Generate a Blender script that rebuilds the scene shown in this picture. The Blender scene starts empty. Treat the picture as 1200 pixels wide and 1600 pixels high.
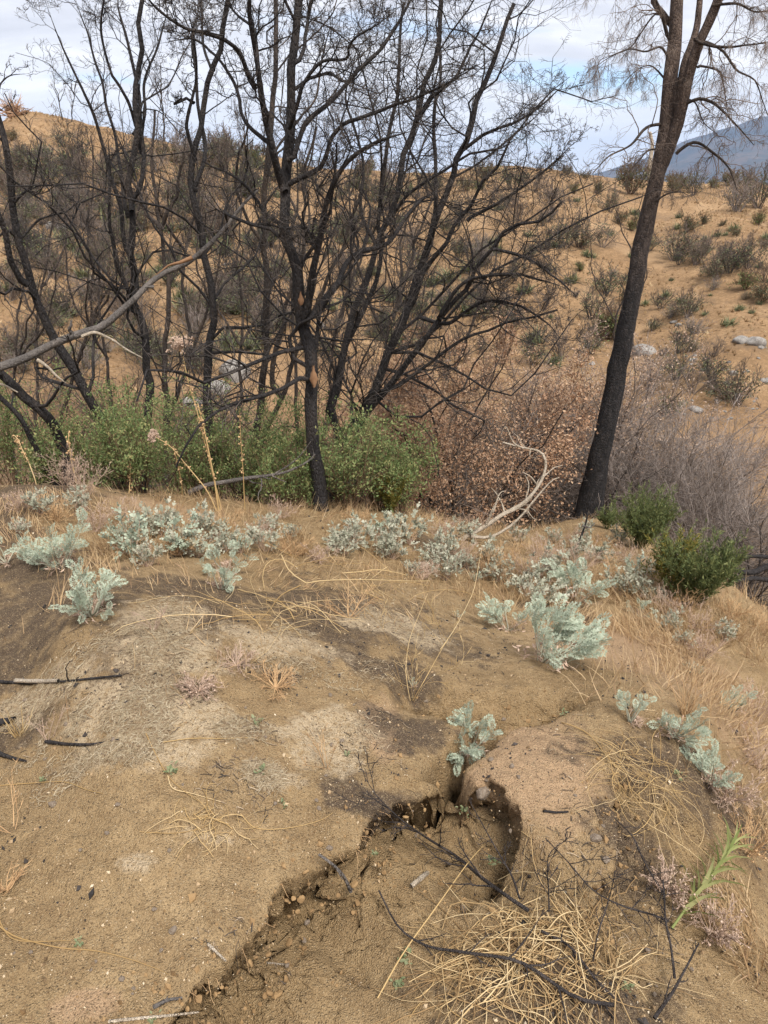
import bpy, math, random
import numpy as np
from mathutils import Vector, Matrix

random.seed(7)
rng = np.random.default_rng(7)
SC = bpy.context.scene
C = SC.collection

# ------------------------------------------------------------------ camera
PITCH = math.radians(24.2)
EYE = np.array([0.0, 0.0, 1.6])
FPX = 800 / math.tan(math.radians(35.75))
cd = bpy.data.cameras.new('camera')
cam = bpy.data.objects.new('camera', cd)
C.objects.link(cam)
cam.location = EYE
cam.rotation_euler = (math.radians(90) - PITCH, 0, 0)
cd.sensor_fit = 'VERTICAL'
cd.sensor_height = 36
cd.lens = 18 / math.tan(math.radians(35.75))
cd.clip_start = 0.02
cd.clip_end = 60000
SC.camera = cam

# ------------------------------------------------------------------ light
SUN_EL, SUN_AZ = 58.0, 150.0       # azimuth measured clockwise from +Y (behind right of the camera)
sl = bpy.data.lights.new('sun', 'SUN')
sl.energy = 3.3
sl.angle = math.radians(20)
sl.color = (1.0, 0.94, 0.86)
sun = bpy.data.objects.new('sun', sl)
C.objects.link(sun)
_d = Vector((math.sin(math.radians(SUN_AZ)) * math.cos(math.radians(SUN_EL)),
             math.cos(math.radians(SUN_AZ)) * math.cos(math.radians(SUN_EL)),
             math.sin(math.radians(SUN_EL))))
sun.rotation_euler = _d.to_track_quat('Z', 'Y').to_euler()
sun.location = (0, -20, 40)

W = bpy.data.worlds.new('World')
SC.world = W
W.use_nodes = True


class NT:
    """little helper to write node trees tersely"""
    def __init__(s, nt):
        s.t = nt
        nt.nodes.clear()

    def n(s, kind, **kw):
        nd = s.t.nodes.new('ShaderNode' + kind)
        ins = kw.pop('i', {})
        for k, v in kw.items():
            setattr(nd, k, v)
        for k, v in ins.items():
            if hasattr(v, 'is_output'):
                s.t.links.new(v, nd.inputs[k])
            else:
                nd.inputs[k].default_value = v
        return nd

    def math(s, op, a, b=None, clamp=False):
        nd = s.n('Math', operation=op, i={0: a} if b is None else {0: a, 1: b})
        nd.use_clamp = clamp
        return nd.outputs[0]

    def mix(s, f, a, b):
        nd = s.t.nodes.new('ShaderNodeMix')
        nd.data_type = 'RGBA'
        for k, v in ((0, f), (6, a), (7, b)):
            if hasattr(v, 'is_output'):
                s.t.links.new(v, nd.inputs[k])
            else:
                nd.inputs[k].default_value = v if k == 0 else (*v, 1)
        return nd.outputs[2]

    def ramp(s, f, stops):
        nd = s.n('ValToRGB', i={0: f})
        e = nd.color_ramp.elements
        while len(e) < len(stops):
            e.new(0.5)
        for x, (p, c) in zip(e, stops):
            x.position = p
            x.color = (c, c, c, 1) if not hasattr(c, '__len__') else (*c, 1)
        return nd.outputs[0]

    def noise(s, vec, scale, detail=4, rough=0.55, dist=0.0):
        return s.n('TexNoise', i={'Vector': vec, 'Scale': scale, 'Detail': detail, 'Roughness': rough, 'Distortion': dist}).outputs[0]


w = NT(W.node_tree)
sky = w.n('TexSky', sky_type='NISHITA')
sky.sun_disc = False
sky.sun_elevation = math.radians(SUN_EL)
sky.sun_rotation = math.radians(SUN_AZ)
sky.altitude = 900
bg_sky = w.n('Background', i={0: sky.outputs[0], 1: 0.13})
tc = w.n('TexCoord')
sep = w.n('SeparateXYZ', i={0: tc.outputs['Generated']})
zz = w.math('ADD', w.math('MAXIMUM', sep.outputs[2], 0.0), 0.16)
pl = w.n('CombineXYZ', i={0: w.math('DIVIDE', sep.outputs[0], zz), 1: w.math('DIVIDE', sep.outputs[1], zz), 2: 0.0})
mp = w.n('Mapping', i={'Vector': pl.outputs[0], 'Location': (5.3, 2.2, 0), 'Scale': (0.62, 1.0, 1)})
cov = w.noise(mp.outputs[0], 0.9, 6, 0.55, 0.3)
tone = w.noise(mp.outputs[0], 1.7, 7, 0.6, 0.6)
low = w.n('MapRange', i={0: sep.outputs[2], 1: 0.0, 2: 0.22}).outputs[0]
grey = w.ramp(tone, [(0.34, (0.36, 0.365, 0.40)), (0.50, (0.50, 0.50, 0.53)), (0.68, (0.76, 0.75, 0.75))])
ccol = w.mix(low, (0.86, 0.84, 0.81), grey)
bg_cl = w.n('Background', i={0: ccol, 1: 1.0})

# the gap of blue low on the right: a break in the cloud, ragged by the same noise
gx_ = w.math('DIVIDE', w.math('SUBTRACT', w.math('DIVIDE', sep.outputs[0], sep.outputs[1]), 0.285), 0.20)
gz_ = w.math('DIVIDE', w.math('SUBTRACT', w.math('DIVIDE', sep.outputs[2], sep.outputs[1]), 0.108), 0.040)
gd_ = w.math('ADD', w.math('POWER', gx_, 2.0), w.math('POWER', gz_, 2.0))
front = w.math('GREATER_THAN', sep.outputs[1], 0.05)
hole = w.math('MULTIPLY', w.math('MULTIPLY', w.math('POWER', 2.718, w.math('MULTIPLY', gd_, -1.0)), front), 0.26)
mask = w.ramp(w.math('SUBTRACT', cov, hole), [(0.30, 0.0), (0.40, 1.0)])
ms = w.n('MixShader', i={0: mask, 1: bg_sky.outputs[0], 2: bg_cl.outputs[0]})
wo = w.n('OutputWorld', i={0: ms.outputs[0]})

SC.view_settings.view_transform = 'Standard'
SC.view_settings.look = 'None'
SC.view_settings.gamma = 1
SC.view_settings.use_curve_mapping = False
SC.view_settings.exposure = 0.90
SC.cycles.max_bounces = 6
SC.cycles.transparent_max_bounces = 4


def build_haze():
    m = bpy.data.materials.new('air')
    m.use_nodes = True
    t = NT(m.node_tree)
    v = t.n('VolumePrincipled', i={'Color': (.42, .62, 1.0, 1), 'Density': 1.25e-4, 'Anisotropy': 0.1})
    o = t.n('OutputMaterial', i={'Volume': v.outputs[0]})
    x, y, z0, z1 = 9200, 9200, -125, 540
    V = [(a, b, c) for a in (-x, x) for b in (-y, y) for c in (z0, z1)]
    me = bpy.data.meshes.new('haze')
    me.from_pydata(V, [], [(0, 1, 3, 2), (4, 6, 7, 5), (0, 4, 5, 1), (2, 3, 7, 6), (0, 2, 6, 4), (1, 5, 7, 3)])
    me.materials.append(m)
    o = bpy.data.objects.new('haze', me)
    C.objects.link(o)
    o['kind'] = 'stuff'


# ------------------------------------------------------------------ picture <-> place
FW = np.array([0, math.cos(PITCH), -math.sin(PITCH)])
UP = np.array([0, math.sin(PITCH), math.cos(PITCH)])
RT = np.array([1.0, 0, 0])


def ray(px, py):
    return FW + RT * ((px - 600) / FPX) + UP * ((800 - py) / FPX)


def at(px, py, Y):
    r = ray(px, py)
    return EYE + r * (Y / r[1])


def depth(p):
    return float(np.dot(np.asarray(p) - EYE, FW))


def mpp(p):
    """metres per photo pixel at a place"""
    return depth(p) / FPX


# ------------------------------------------------------------------ noise
def _hash(ix, iy, iz, s):
    h = (ix * 374761393 + iy * 668265263 + iz * 2147483647 + s * 1274126177) & 0xffffffff
    h = ((h ^ (h >> 13)) * 1274126177) & 0xffffffff
    h = (h ^ (h >> 16)) & 0xffffffff
    return h / 4294967295.0 * 2 - 1


def vnoise(x, y, z=None, s=0):
    x = np.asarray(x, float); y = np.asarray(y, float)
    z = np.zeros_like(x) if z is None else np.asarray(z, float)
    ix, iy, iz = (np.floor(a).astype(np.int64) for a in (x, y, z))
    fx, fy, fz = x - ix, y - iy, z - iz
    fx, fy, fz = (f * f * f * (f * (f * 6 - 15) + 10) for f in (fx, fy, fz))
    o = 0
    for dz in (0, 1):
        wz = fz if dz else 1 - fz
        if dz and not np.any(fz):
            continue
        for dy in (0, 1):
            wy = fy if dy else 1 - fy
            for dx in (0, 1):
                o = o + _hash(ix + dx, iy + dy, iz + dz, s) * (fx if dx else 1 - fx) * wy * wz
    return o


def fbm(x, y, sc, oct=4, s=0, g=0.5):
    o = 0; a = 1; t = 0
    for k in range(oct):
        o = o + a * vnoise(np.asarray(x) * sc + 17.3 * k, np.asarray(y) * sc - 9.1 * k, None, s + k)
        t += a; a *= g; sc *= 2.03
    return o / t


# ------------------------------------------------------------------ the lie of the land
def warp(x, y):
    r = np.hypot(x, y) + 1e-9
    s = np.log1p(r / 0.8) / r
    return x * s, y * s


def pr(px, py, r):
    v = ray(px, py)
    h = math.hypot(v[0], v[1])
    return (v[0] / h * r, v[1] / h * r, 1.6 + v[2] / h * r)


CP = [(0, 0, 0), (-2, 0, .12), (2, 0, -.2), (0, -3, .1), (-5, -3, .5), (4, -3, -.5), (0, -10, .5), (0, 1.2, 0),
      (-1.2, 2, .05), (1.1, 2, -.10), (0, 2.4, -.03), (-1.5, 3, .0), (-4, 1, .3), (4, 1, -.6),
      (-6, 5, -.3), (-9, 2, .4), (8, 3, -1.6),
      pr(20, 758, 4.9), pr(150, 765, 4.9), pr(300, 780, 4.9), pr(500, 795, 5.0), pr(640, 800, 5.4),
      pr(600, 880, 3.9), pr(760, 835, 5.7), pr(920, 812, 7.4), pr(1000, 990, 3.7),
      pr(1150, 930, 4.9), pr(850, 835, 6.2), pr(1000, 850, 6.2), pr(920, 865, 5.4), pr(900, 920, 4.3), pr(1080, 890, 5.3), pr(750, 880, 4.5), pr(300, 835, 3.9), pr(100, 830, 3.8), pr(1150, 1080, 3.3), pr(1190, 1300, 2.15), pr(850, 985, 3.3), pr(100, 1000, 2.35),
      (-6, 11, -2.7), (-2, 11, -3.1), (2, 11, -3.4), (6, 11, -3.9), (10, 11, -4.4), (-12, 10, -2.0), (14, 8, -4.5),
      pr(1000, 690, 14), pr(700, 690, 14), pr(400, 640, 14.5), pr(100, 620, 14),
      pr(600, 600, 17.5), pr(600, 500, 22.5), pr(600, 400, 28), pr(600, 320, 34), pr(600, 274, 40),
      pr(200, 540, 17), pr(200, 460, 21), pr(200, 360, 26), pr(180, 290, 31), pr(210, 215, 38),
      pr(40, 168, 44), pr(20, 300, 31), pr(0, 420, 22), pr(120, 190, 42), pr(320, 244, 40),
      pr(1000, 590, 17.5), pr(1000, 500, 22), pr(1000, 400, 28), pr(1000, 320, 36), pr(1000, 278, 45),
      pr(1190, 520, 20), pr(1190, 420, 25), pr(1190, 330, 33), pr(1180, 288, 42), pr(860, 266, 46), pr(420, 254, 44),
      pr(1080, 284, 46), pr(740, 268, 44)]
for _a in range(0, 360, 30):
    _c, _s = math.cos(math.radians(_a)), math.sin(math.radians(_a))
    for _r, _z in ((120, -14), (450, -45), (2000, -85), (7000, -95)):
        CP.append((_c * _r, _s * _r, _z))
    if _s < 0.3:
        CP.append((_c * 40, _s * 40, 0.0 - 4 * _c))
CP = np.array(CP, float)


def _tps(d2):
    return 0.5 * d2 * np.log(d2 + 1e-12)


_wx, _wy = warp(CP[:, 0], CP[:, 1])
_n = len(CP)
_A = np.zeros((_n + 3, _n + 3))
_A[:_n, :_n] = _tps((_wx[:, None] - _wx) ** 2 + (_wy[:, None] - _wy) ** 2) + np.eye(_n) * 2e-4
_A[:_n, _n] = 1; _A[:_n, _n + 1] = _wx; _A[:_n, _n + 2] = _wy
_A[_n:, :_n] = _A[:_n, _n:].T
_ws = np.linalg.solve(_A, np.concatenate([CP[:, 2], [0, 0, 0]]))


def H0(x, y):
    x = np.atleast_1d(np.asarray(x, float)); y = np.atleast_1d(np.asarray(y, float))
    sh = x.shape
    X, Y = warp(x.ravel(), y.ravel())
    out = np.empty_like(X)
    for k in range(0, len(X), 60000):
        a, b = X[k:k + 60000], Y[k:k + 60000]
        out[k:k + 60000] = _tps((a[:, None] - _wx) ** 2 + (b[:, None] - _wy) ** 2) @ _ws[:_n] + _ws[_n] + _ws[_n + 1] * a + _ws[_n + 2] * b
    return out.reshape(sh)


_TT = np.geomspace(0.6, 120, 1500)


def march(px, py, F):
    """first place where the sight line through a photo point meets the land; on the skyline, the crest below it"""
    for k in range(12):
        p = _march(px, py + 4 * k, F)
        if p is not None:
            return p


def _march(px, py, F):
    v = ray(px, py)
    P = EYE + v * _TT[:, None]
    below = P[:, 2] < F(P[:, 0], P[:, 1])
    if not below.any():
        return None
    k = int(np.argmax(below))
    lo, hi = _TT[max(k - 1, 0)], _TT[k]
    for _ in range(3):
        t = np.linspace(lo, hi, 9)
        P = EYE + v * t[:, None]
        b = P[:, 2] < F(P[:, 0], P[:, 1])
        j = int(np.argmax(b)) if b.any() else 8
        lo, hi = t[max(j - 1, 0)], t[j]
    return EYE + v * hi


def g0(px, py):
    return march(px, py, H0)


# gullies: (polyline, kind ...) in metres on the slope
def pl0(pts):
    return np.array([g0(*p)[:2] for p in pts])


def pl_dist(x, y, P):
    """signed distance (left of travel positive), and position along 0..1"""
    best = np.full(x.shape, 1e9); sd = np.zeros_like(x); tt = np.zeros_like(x)
    n = len(P) - 1
    for i in range(n):
        a, b = P[i], P[i + 1]
        e = b - a; L2 = e @ e
        u = np.clip(((x - a[0]) * e[0] + (y - a[1]) * e[1]) / L2, 0, 1)
        dx, dy = x - a[0] - u * e[0], y - a[1] - u * e[1]
        d = np.hypot(dx, dy)
        m = d < best
        best = np.where(m, d, best)
        sg = np.sign(e[0] * (y - a[1]) - e[1] * (x - a[0]))
        sd = np.where(m, d * sg, sd)
        tt = np.where(m, (i + u) / n, tt)
    return sd, tt


RIM = pl0([(700, 1195), (660, 1225), (600, 1262), (566, 1288), (562, 1325), (510, 1342), (450, 1366), (420, 1395), (412, 1440),
           (388, 1478), (345, 1520), (300, 1542), (262, 1580), (200, 1625)])
MRIM = pl0([(740, 1400), (785, 1362), (806, 1330), (812, 1295), (802, 1262), (772, 1232), (738, 1216), (708, 1206), (694, 1190)])
CRACK = pl0([(880, 1104), (850, 1108), (800, 1116), (764, 1132), (735, 1160), (704, 1185), (697, 1212), (704, 1240)])
OUTF = pl0([(760, 1280), (735, 1325), (690, 1370), (640, 1400), (560, 1470), (470, 1560), (420, 1640)])
HEAD = pl0([(600, 1060), (660, 1075), (720, 1085), (800, 1090), (870, 1085)])
STEP = pl0([(440, 1062), (510, 1072), (560, 1088), (620, 1120), (650, 1170), (690, 1200)])
EAST = pl0([(975, 1200), (962, 1240), (960, 1290), (968, 1335), (940, 1385), (930, 1430), (900, 1480)])
MOUND = g0(845, 1230)[:2]
sm = lambda a, b, v: (lambda t: t * t * (3 - 2 * t))(np.clip((v - a) / (b - a), 0, 1))


def carve(x, y):
    """returns dz, shift of the overhanging walls (dx,dy), and how much of a spot is a gully wall/floor"""
    wob = 0.020 * fbm(x, y, 9, 3, 41) + 0.016 * fbm(x, y, 30, 3, 47, .65)
    dz = np.zeros_like(x); gm = np.zeros_like(x); sx = np.zeros_like(x); sy = np.zeros_like(x)
    e = 0.004

    def rim(P, hf, w_, und_, wall=.05):
        """a bank that drops on the left of travel; its lower part is pulled back under the edge"""
        nonlocal dz, gm, sx, sy
        sd0, t = pl_dist(x, y, P)
        sd = sd0 + wob
        end = sm(0, .06, t) * (1 - sm(.94, 1, t))
        h = hf(t) * end
        f = np.clip(sd / wall, 0, 1)
        ledge = f + .10 * np.sin(f * 12.6 + 9 * t) * np.sin(np.pi * f)      # harder and softer layers
        drop = np.clip(ledge, 0, 1) * np.exp(-np.maximum(sd - wall * 1.2, 0) / w_) * (sd > 0)
        lip = 0.006 * np.exp(-np.abs(sd + 0.02) / 0.02) * end
        dz = dz - h * drop + lip
        hk = np.clip(h / .12, 0, 1)
        u_ = np.where(sd > 0, (np.minimum(sd, wall) * .95 + und_ * sm(0, wall, sd)) * (1 - sm(wall, wall + .36, sd)), 0) * hk
        gm = np.maximum(gm, np.clip(f * 3, 0, 1) * np.exp(-np.maximum(sd - wall, 0) / 0.10) * np.clip(h / .08, 0, 1))
        gx = (pl_dist(x + e, y, P)[0] - pl_dist(x - e, y, P)[0]) / (2 * e)
        gy = (pl_dist(x, y + e, P)[0] - pl_dist(x, y - e, P)[0]) / (2 * e)
        gl = np.maximum(np.hypot(gx, gy), 1.0)
        u_ = u_ * (1 + .5 * fbm(x, y, 30, 3, 53))
        sx = sx - gx / gl * u_; sy = sy - gy / gl * u_

    rim(RIM, lambda t: 0.185 * sm(0.0, 0.08, t) * (1 - 0.3 * sm(0.80, 1.0, t)) * (0.9 + 0.2 * np.sin(t * 19) + .30 * np.exp(-((t - .5) / .16) ** 2)), .28, .10)
    rim(MRIM, lambda t: 0.14 * np.sin(np.pi * np.clip(t * .9 + .05, 0, 1)) ** .7, .10, .05)
    rim(EAST, lambda t: 0.09 * np.sin(np.pi * np.clip(t, 0, 1)) ** .6, .28, .04)
    # the crack
    cdst, t = pl_dist(x, y, CRACK)
    wd = 0.018 + 0.024 * t + 0.018 * np.sin(t * 9) ** 2
    c = 1 - sm(0.2, 1.0, (np.abs(cdst) + wob * 0.7) / (wd + 0.02))
    dp = (0.09 + 0.20 * sm(0.1, 0.55, t)) * sm(0, 0.06, t)
    sh = np.exp(-(np.abs(cdst) / 0.09) ** 2) * 0.035
    dz -= np.maximum(c * dp, 0) + sh * sm(0, .3, t)
    gm = np.maximum(gm, c)
    od, t = pl_dist(x, y, OUTF)
    oc = np.exp(-(od / (0.11 + 0.14 * t)) ** 2)
    dz -= 0.05 * oc * sm(0.0, 0.12, t) * (1 - 0.6 * t)
    # small head cut above the crack
    sd, t = pl_dist(x, y, HEAD)
    sd = sd + wob
    hh = sm(0.0, 0.25, t) * (1 - 0.2 * sm(0.9, 1, t))
    dz -= 0.13 * hh * np.exp(-((sd + 0.02) / 0.08) ** 2)
    gm = np.maximum(gm, 0.6 * hh * np.exp(-(sd / 0.08) ** 2))
    sd, t = pl_dist(x, y, STEP)
    sd = sd + wob
    dz -= 0.03 * sm(0.0, 0.03, sd) * np.exp(-np.maximum(sd, 0) / 0.15) * np.sin(np.pi * np.clip(t, 0, 1))
    md = np.hypot((x - MOUND[0]) / 0.26, (y - MOUND[1]) / 0.30)
    dz = dz + 0.012 * np.exp(-md ** 2)
    g_ = np.clip(gm * 1.5, 0, 1)
    q = dz * 1.0
    for sc, am in ((22, .016), (55, .008), (120, .004)):
        sx = sx + g_ * am * vnoise(x * sc, y * sc, q * sc, 61); sy = sy + g_ * am * vnoise(x * sc, y * sc, q * sc, 62)
        dz = dz + g_ * am * .8 * vnoise(x * sc, y * sc, q * sc, 63)
    return dz, sx, sy, gm


def detail(x, y):
    r = np.hypot(x, y)
    near = np.clip(1.6 - r / 12, 0.0, 1)
    o = 0.05 * fbm(x, y, 1.1, 3, 3) * sm(0.5, 3, r) + 0.019 * fbm(x, y, 5.5, 5, 11, .55) + 0.009 * np.maximum(fbm(x, y, 23, 4, 21, .6), -.12) * near + 0.012 * np.abs(fbm(x, y, 7, 3, 25)) * near
    big = 0.55 * fbm(x, y, 0.14, 4, 31) * sm(13, 24, r) * (1 - sm(60, 100, r)) + 0.14 * fbm(x, y, 0.6, 3, 37) * sm(10, 18, r) * (1 - sm(60, 100, r))
    return o + big


def Hfull(x, y):
    x = np.atleast_1d(np.asarray(x, float)); y = np.atleast_1d(np.asarray(y, float))
    z = H0(x, y) + detail(x, y)
    m = (np.abs(x) < 2.2) & (y > 0.2) & (y < 3.6)
    if m.any():
        z[m] += carve(x[m], y[m])[0]
    return z


def hz(x, y):
    return float(Hfull([x], [y])[0])


def gp(px, py):
    p = march(px, py, Hfull)
    return p


# ------------------------------------------------------------------ meshes
def raw_mesh(name, V, Q=None, T=None, mat=None, smooth=True):
    me = bpy.data.meshes.new(name)
    V = np.asarray(V, np.float32).reshape(-1, 3)
    Q = np.zeros((0, 4), np.int32) if Q is None or len(Q) == 0 else np.asarray(Q, np.int32)
    T = np.zeros((0, 3), np.int32) if T is None or len(T) == 0 else np.asarray(T, np.int32)
    me.vertices.add(len(V)); me.vertices.foreach_set('co', V.ravel())
    nl = Q.size + T.size
    me.loops.add(nl)
    me.loops.foreach_set('vertex_index', np.concatenate([Q.ravel(), T.ravel()]).astype(np.int32))
    me.polygons.add(len(Q) + len(T))
    st = np.concatenate([np.arange(len(Q)) * 4, Q.size + np.arange(len(T)) * 3]).astype(np.int32)
    me.polygons.foreach_set('loop_start', st)
    me.polygons.foreach_set('use_smooth', np.full(len(Q) + len(T), smooth))
    me.update(calc_edges=True)
    if mat:
        me.materials.append(mat)
    return me


class Geo:
    def __init__(s):
        s.V = []; s.Q = []; s.T = []; s.n = 0

    def add(s, V, Q=None, T=None):
        V = np.asarray(V).reshape(-1, 3)
        s.V.append(V)
        if Q is not None and len(Q): s.Q.append(np.asarray(Q) + s.n)
        if T is not None and len(T): s.T.append(np.asarray(T) + s.n)
        s.n += len(V)
        return s

    def mesh(s, name, mat, base=(0, 0, 0), smooth=True):
        return raw_mesh(name, np.concatenate(s.V) - np.asarray(base), np.concatenate(s.Q) if s.Q else None,
                        np.concatenate(s.T) if s.T else None, mat, smooth)


def link(name, me, parent=None, loc=None, kind=None):
    o = bpy.data.objects.new(name, me)
    C.objects.link(o)
    if parent is not None: o.parent = parent
    if loc is not None: o.location = loc
    if kind: o['kind'] = kind
    return o


def tag(o, label, cat, group=None):
    o['label'] = label; o['category'] = cat
    if group: o['group'] = group
    return o


def thing(name, label, cat, loc, group=None):
    return tag(link(name, None, None, loc), label, cat, group)


def dup(root, loc, rz=0.0, sc=1.0, label=None, group=None):
    r = root.copy(); C.objects.link(r)
    r.location = loc; r.rotation_euler = (0, 0, rz); r.scale = (sc, sc, sc)
    if label: r['label'] = label
    if group: r['group'] = group
    for ch in list(root.children):
        c = ch.copy(); C.objects.link(c); c.parent = r
        for gch in ch.children:
            d = gch.copy(); C.objects.link(d); d.parent = c
    return r


def nrm(a):
    return a / (np.linalg.norm(a, axis=-1, keepdims=True) + 1e-12)


def tubes(P, R, k=4, rough=0.0):
    """P (B,n,3), R (B,n) -> verts, quads"""
    P = np.asarray(P, float); R = np.asarray(R, float)
    B, n, _ = P.shape
    if B == 0:
        return np.zeros((0, 3)), np.zeros((0, 4), int)
    T = nrm(np.gradient(P, axis=1))
    mT = np.abs(T.mean(1))
    ref = np.eye(3)[np.argmin(mT, axis=1)][:, None, :]
    N1 = nrm(np.cross(T, np.broadcast_to(ref, T.shape)))
    N2 = np.cross(T, N1)
    a = np.arange(k) * 2 * np.pi / k
    RR = R[:, :, None] * np.ones(k)
    if rough:
        ph = rng.uniform(0, 6.28, (B, 1, 1)); s = np.arange(n)[None, :, None]
        RR = RR * (1 + rough * (0.5 * np.sin(2 * a + ph + s * 0.55) + 0.5 * np.sin(3 * a - ph + s * 0.9) + rng.normal(0, .35, (B, n, k))))
    V = P[:, :, None, :] + RR[..., None] * (np.cos(a)[:, None] * N1[:, :, None, :] + np.sin(a)[:, None] * N2[:, :, None, :])
    i = np.arange(n - 1)[:, None]; j = np.arange(k)[None, :]
    q = np.stack([i * k + j, i * k + (j + 1) % k, (i + 1) * k + (j + 1) % k, (i + 1) * k + j], -1).reshape(-1, 4)
    Q = (np.arange(B)[:, None, None] * (n * k) + q[None]).reshape(-1, 4)
    return V.reshape(-1, 3), Q


def spline(P, n):
    """Catmull-Rom through P, n samples evenly by length"""
    P = np.asarray(P, float)
    if len(P) == 2:
        return P[0] + (P[1] - P[0]) * np.linspace(0, 1, n)[:, None]
    E = np.vstack([2 * P[0] - P[1], P, 2 * P[-1] - P[-2]])
    out = []
    for i in range(1, len(E) - 2):
        a, b, c, d = E[i - 1:i + 3]
        t = np.linspace(0, 1, 16, endpoint=False)[:, None]
        out.append(0.5 * (2 * b + (c - a) * t + (2 * a - 5 * b + 4 * c - d) * t ** 2 + (3 * b - a - 3 * c + d) * t ** 3))
    out = np.vstack(out + [P[-1:]])
    L = np.concatenate([[0], np.cumsum(np.linalg.norm(np.diff(out, axis=0), axis=1))])
    s = np.linspace(0, L[-1], n)
    return np.stack([np.interp(s, L, out[:, k]) for k in range(3)], -1)


def grow(P, R, m, frac=(.3, .6), ang=(30, 65), kink=.3, up=.1, n=6, tmin=.25, tmax=1.0, rfrac=.6, tip=.3, minR=.0012, taper=.6):
    """children of every branch in P: crooked side shoots"""
    B, pn, _ = P.shape
    idx = np.repeat(np.arange(B), m)
    N = len(idx)
    t = rng.uniform(tmin, tmax, N)
    seg = np.linalg.norm(np.diff(P, axis=1), axis=2).sum(1)
    f = t * (pn - 1); k = np.minimum(f.astype(int), pn - 2); u = (f - k)[:, None]
    p0 = P[idx, k] * (1 - u) + P[idx, k + 1] * u
    T = nrm(P[idx, k + 1] - P[idx, k])
    perp = nrm(np.cross(T, rng.normal(size=(N, 3))))
    a = np.radians(rng.uniform(ang[0], ang[1], N))[:, None]
    d = np.cos(a) * T + np.sin(a) * perp
    L = seg[idx] * rng.uniform(frac[0], frac[1], N) * (1.0 - taper * t)
    Rp = R[idx, k] * (1 - u[:, 0]) + R[idx, k + 1] * u[:, 0]
    Q = np.empty((N, n, 3)); Q[:, 0] = p0
    for i in range(1, n):
        d = nrm(d + rng.normal(0, kink, (N, 3)) + np.array([0, 0, up]))
        Q[:, i] = Q[:, i - 1] + d * (L / (n - 1))[:, None]
    r0 = np.maximum(Rp * rfrac, minR)
    RR = np.maximum(r0[:, None] * np.linspace(1, tip, n), minR * 0.7)
    return Q, RR


def along(P, m):
    """m random points with tangents on the branches"""
    B, n, _ = P.shape
    i = rng.integers(0, B, m); k = rng.integers(0, n - 1, m); u = rng.random((m, 1))
    return P[i, k] * (1 - u) + P[i, k + 1] * u, nrm(P[i, k + 1] - P[i, k])


def frames(D, U):
    """rotation matrices whose Y axis is D and whose Z leans to U"""
    D = nrm(D); X = nrm(np.cross(D, U)); Z = np.cross(X, D)
    return np.stack([X, D, Z], -1)


def stamp(tv, tq, tt, pos, M, s):
    """copies of a small template -> verts, quads, tris"""
    tv = np.asarray(tv, float); N = len(pos); k = len(tv)
    if N == 0:
        return np.zeros((0, 3)), None, None
    s = np.asarray(s, float).reshape(N, 1, -1)
    V = np.einsum('nij,nkj->nki', M, tv[None] * s) + pos[:, None, :]
    off = (np.arange(N) * k)[:, None, None]
    Q = (off + np.asarray(tq)[None]).reshape(-1, 4) if tq is not None and len(tq) else None
    T = (off + np.asarray(tt)[None]).reshape(-1, 3) if tt is not None and len(tt) else None
    return V.reshape(-1, 3), Q, T


LEAF = ([(0, 0, 0), (-.28, .35, .08), (0, .4, 0), (.28, .35, .08), (-.22, .75, .06), (.22, .75, .06), (0, 1, -.04)],
        [], [(0, 2, 1), (0, 3, 2), (1, 2, 4), (2, 6, 4), (2, 5, 6), (2, 3, 5)])
LEAF_S = ([(0, 0, 0), (-.30, .48, .07), (.30, .48, .07), (0, 1, -.03)], [], [(0, 3, 1), (0, 2, 3)])
BLADE = ([(-.5, 0, 0), (.5, 0, 0), (-.38, .4, .06), (.38, .4, .06), (-.22, .75, .0), (.22, .75, .0), (0, 1, -.14)],
         [(0, 1, 3, 2), (2, 3, 5, 4)], [(4, 5, 6)])


# ------------------------------------------------------------------ materials
def material(name):
    m = bpy.data.materials.new(name)
    m.use_nodes = True
    t = NT(m.node_tree)
    return m, t


def finish(t, col, rough=0.85, bump=None, strength=0.5, dist=0.01, spec=0.2, sub=None, trans=None):
    b = t.n('BsdfPrincipled', i={'Roughness': rough, 'Specular IOR Level': spec})
    if hasattr(col, 'is_output'):
        t.t.links.new(col, b.inputs['Base Color'])
    else:
        b.inputs['Base Color'].default_value = (*col, 1)
    if bump is not None:
        bp = t.n('Bump', i={'Strength': strength, 'Distance': dist, 'Height': bump})
        t.t.links.new(bp.outputs[0], b.inputs['Normal'])
    out = b.outputs[0]
    if trans is not None:
        tr = t.n('BsdfTranslucent')
        if hasattr(col, 'is_output'): t.t.links.new(col, tr.inputs[0])
        else: tr.inputs[0].default_value = (*col, 1)
        out = t.n('MixShader', i={0: trans, 1: out, 2: tr.outputs[0]}).outputs[0]
    t.n('OutputMaterial', i={0: out})


def leafy(name, stops, trans=.3, rough=.6):
    """a colour that differs from leaf to leaf"""
    m, t = material(name)
    g = t.n('NewGeometry')
    o = t.n('ObjectInfo')
    v = t.math('FRACT', t.math('ADD', g.outputs['Random Per Island'], o.outputs['Random']))
    finish(t, t.ramp(v, stops), rough, trans=trans)
    return m


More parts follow.
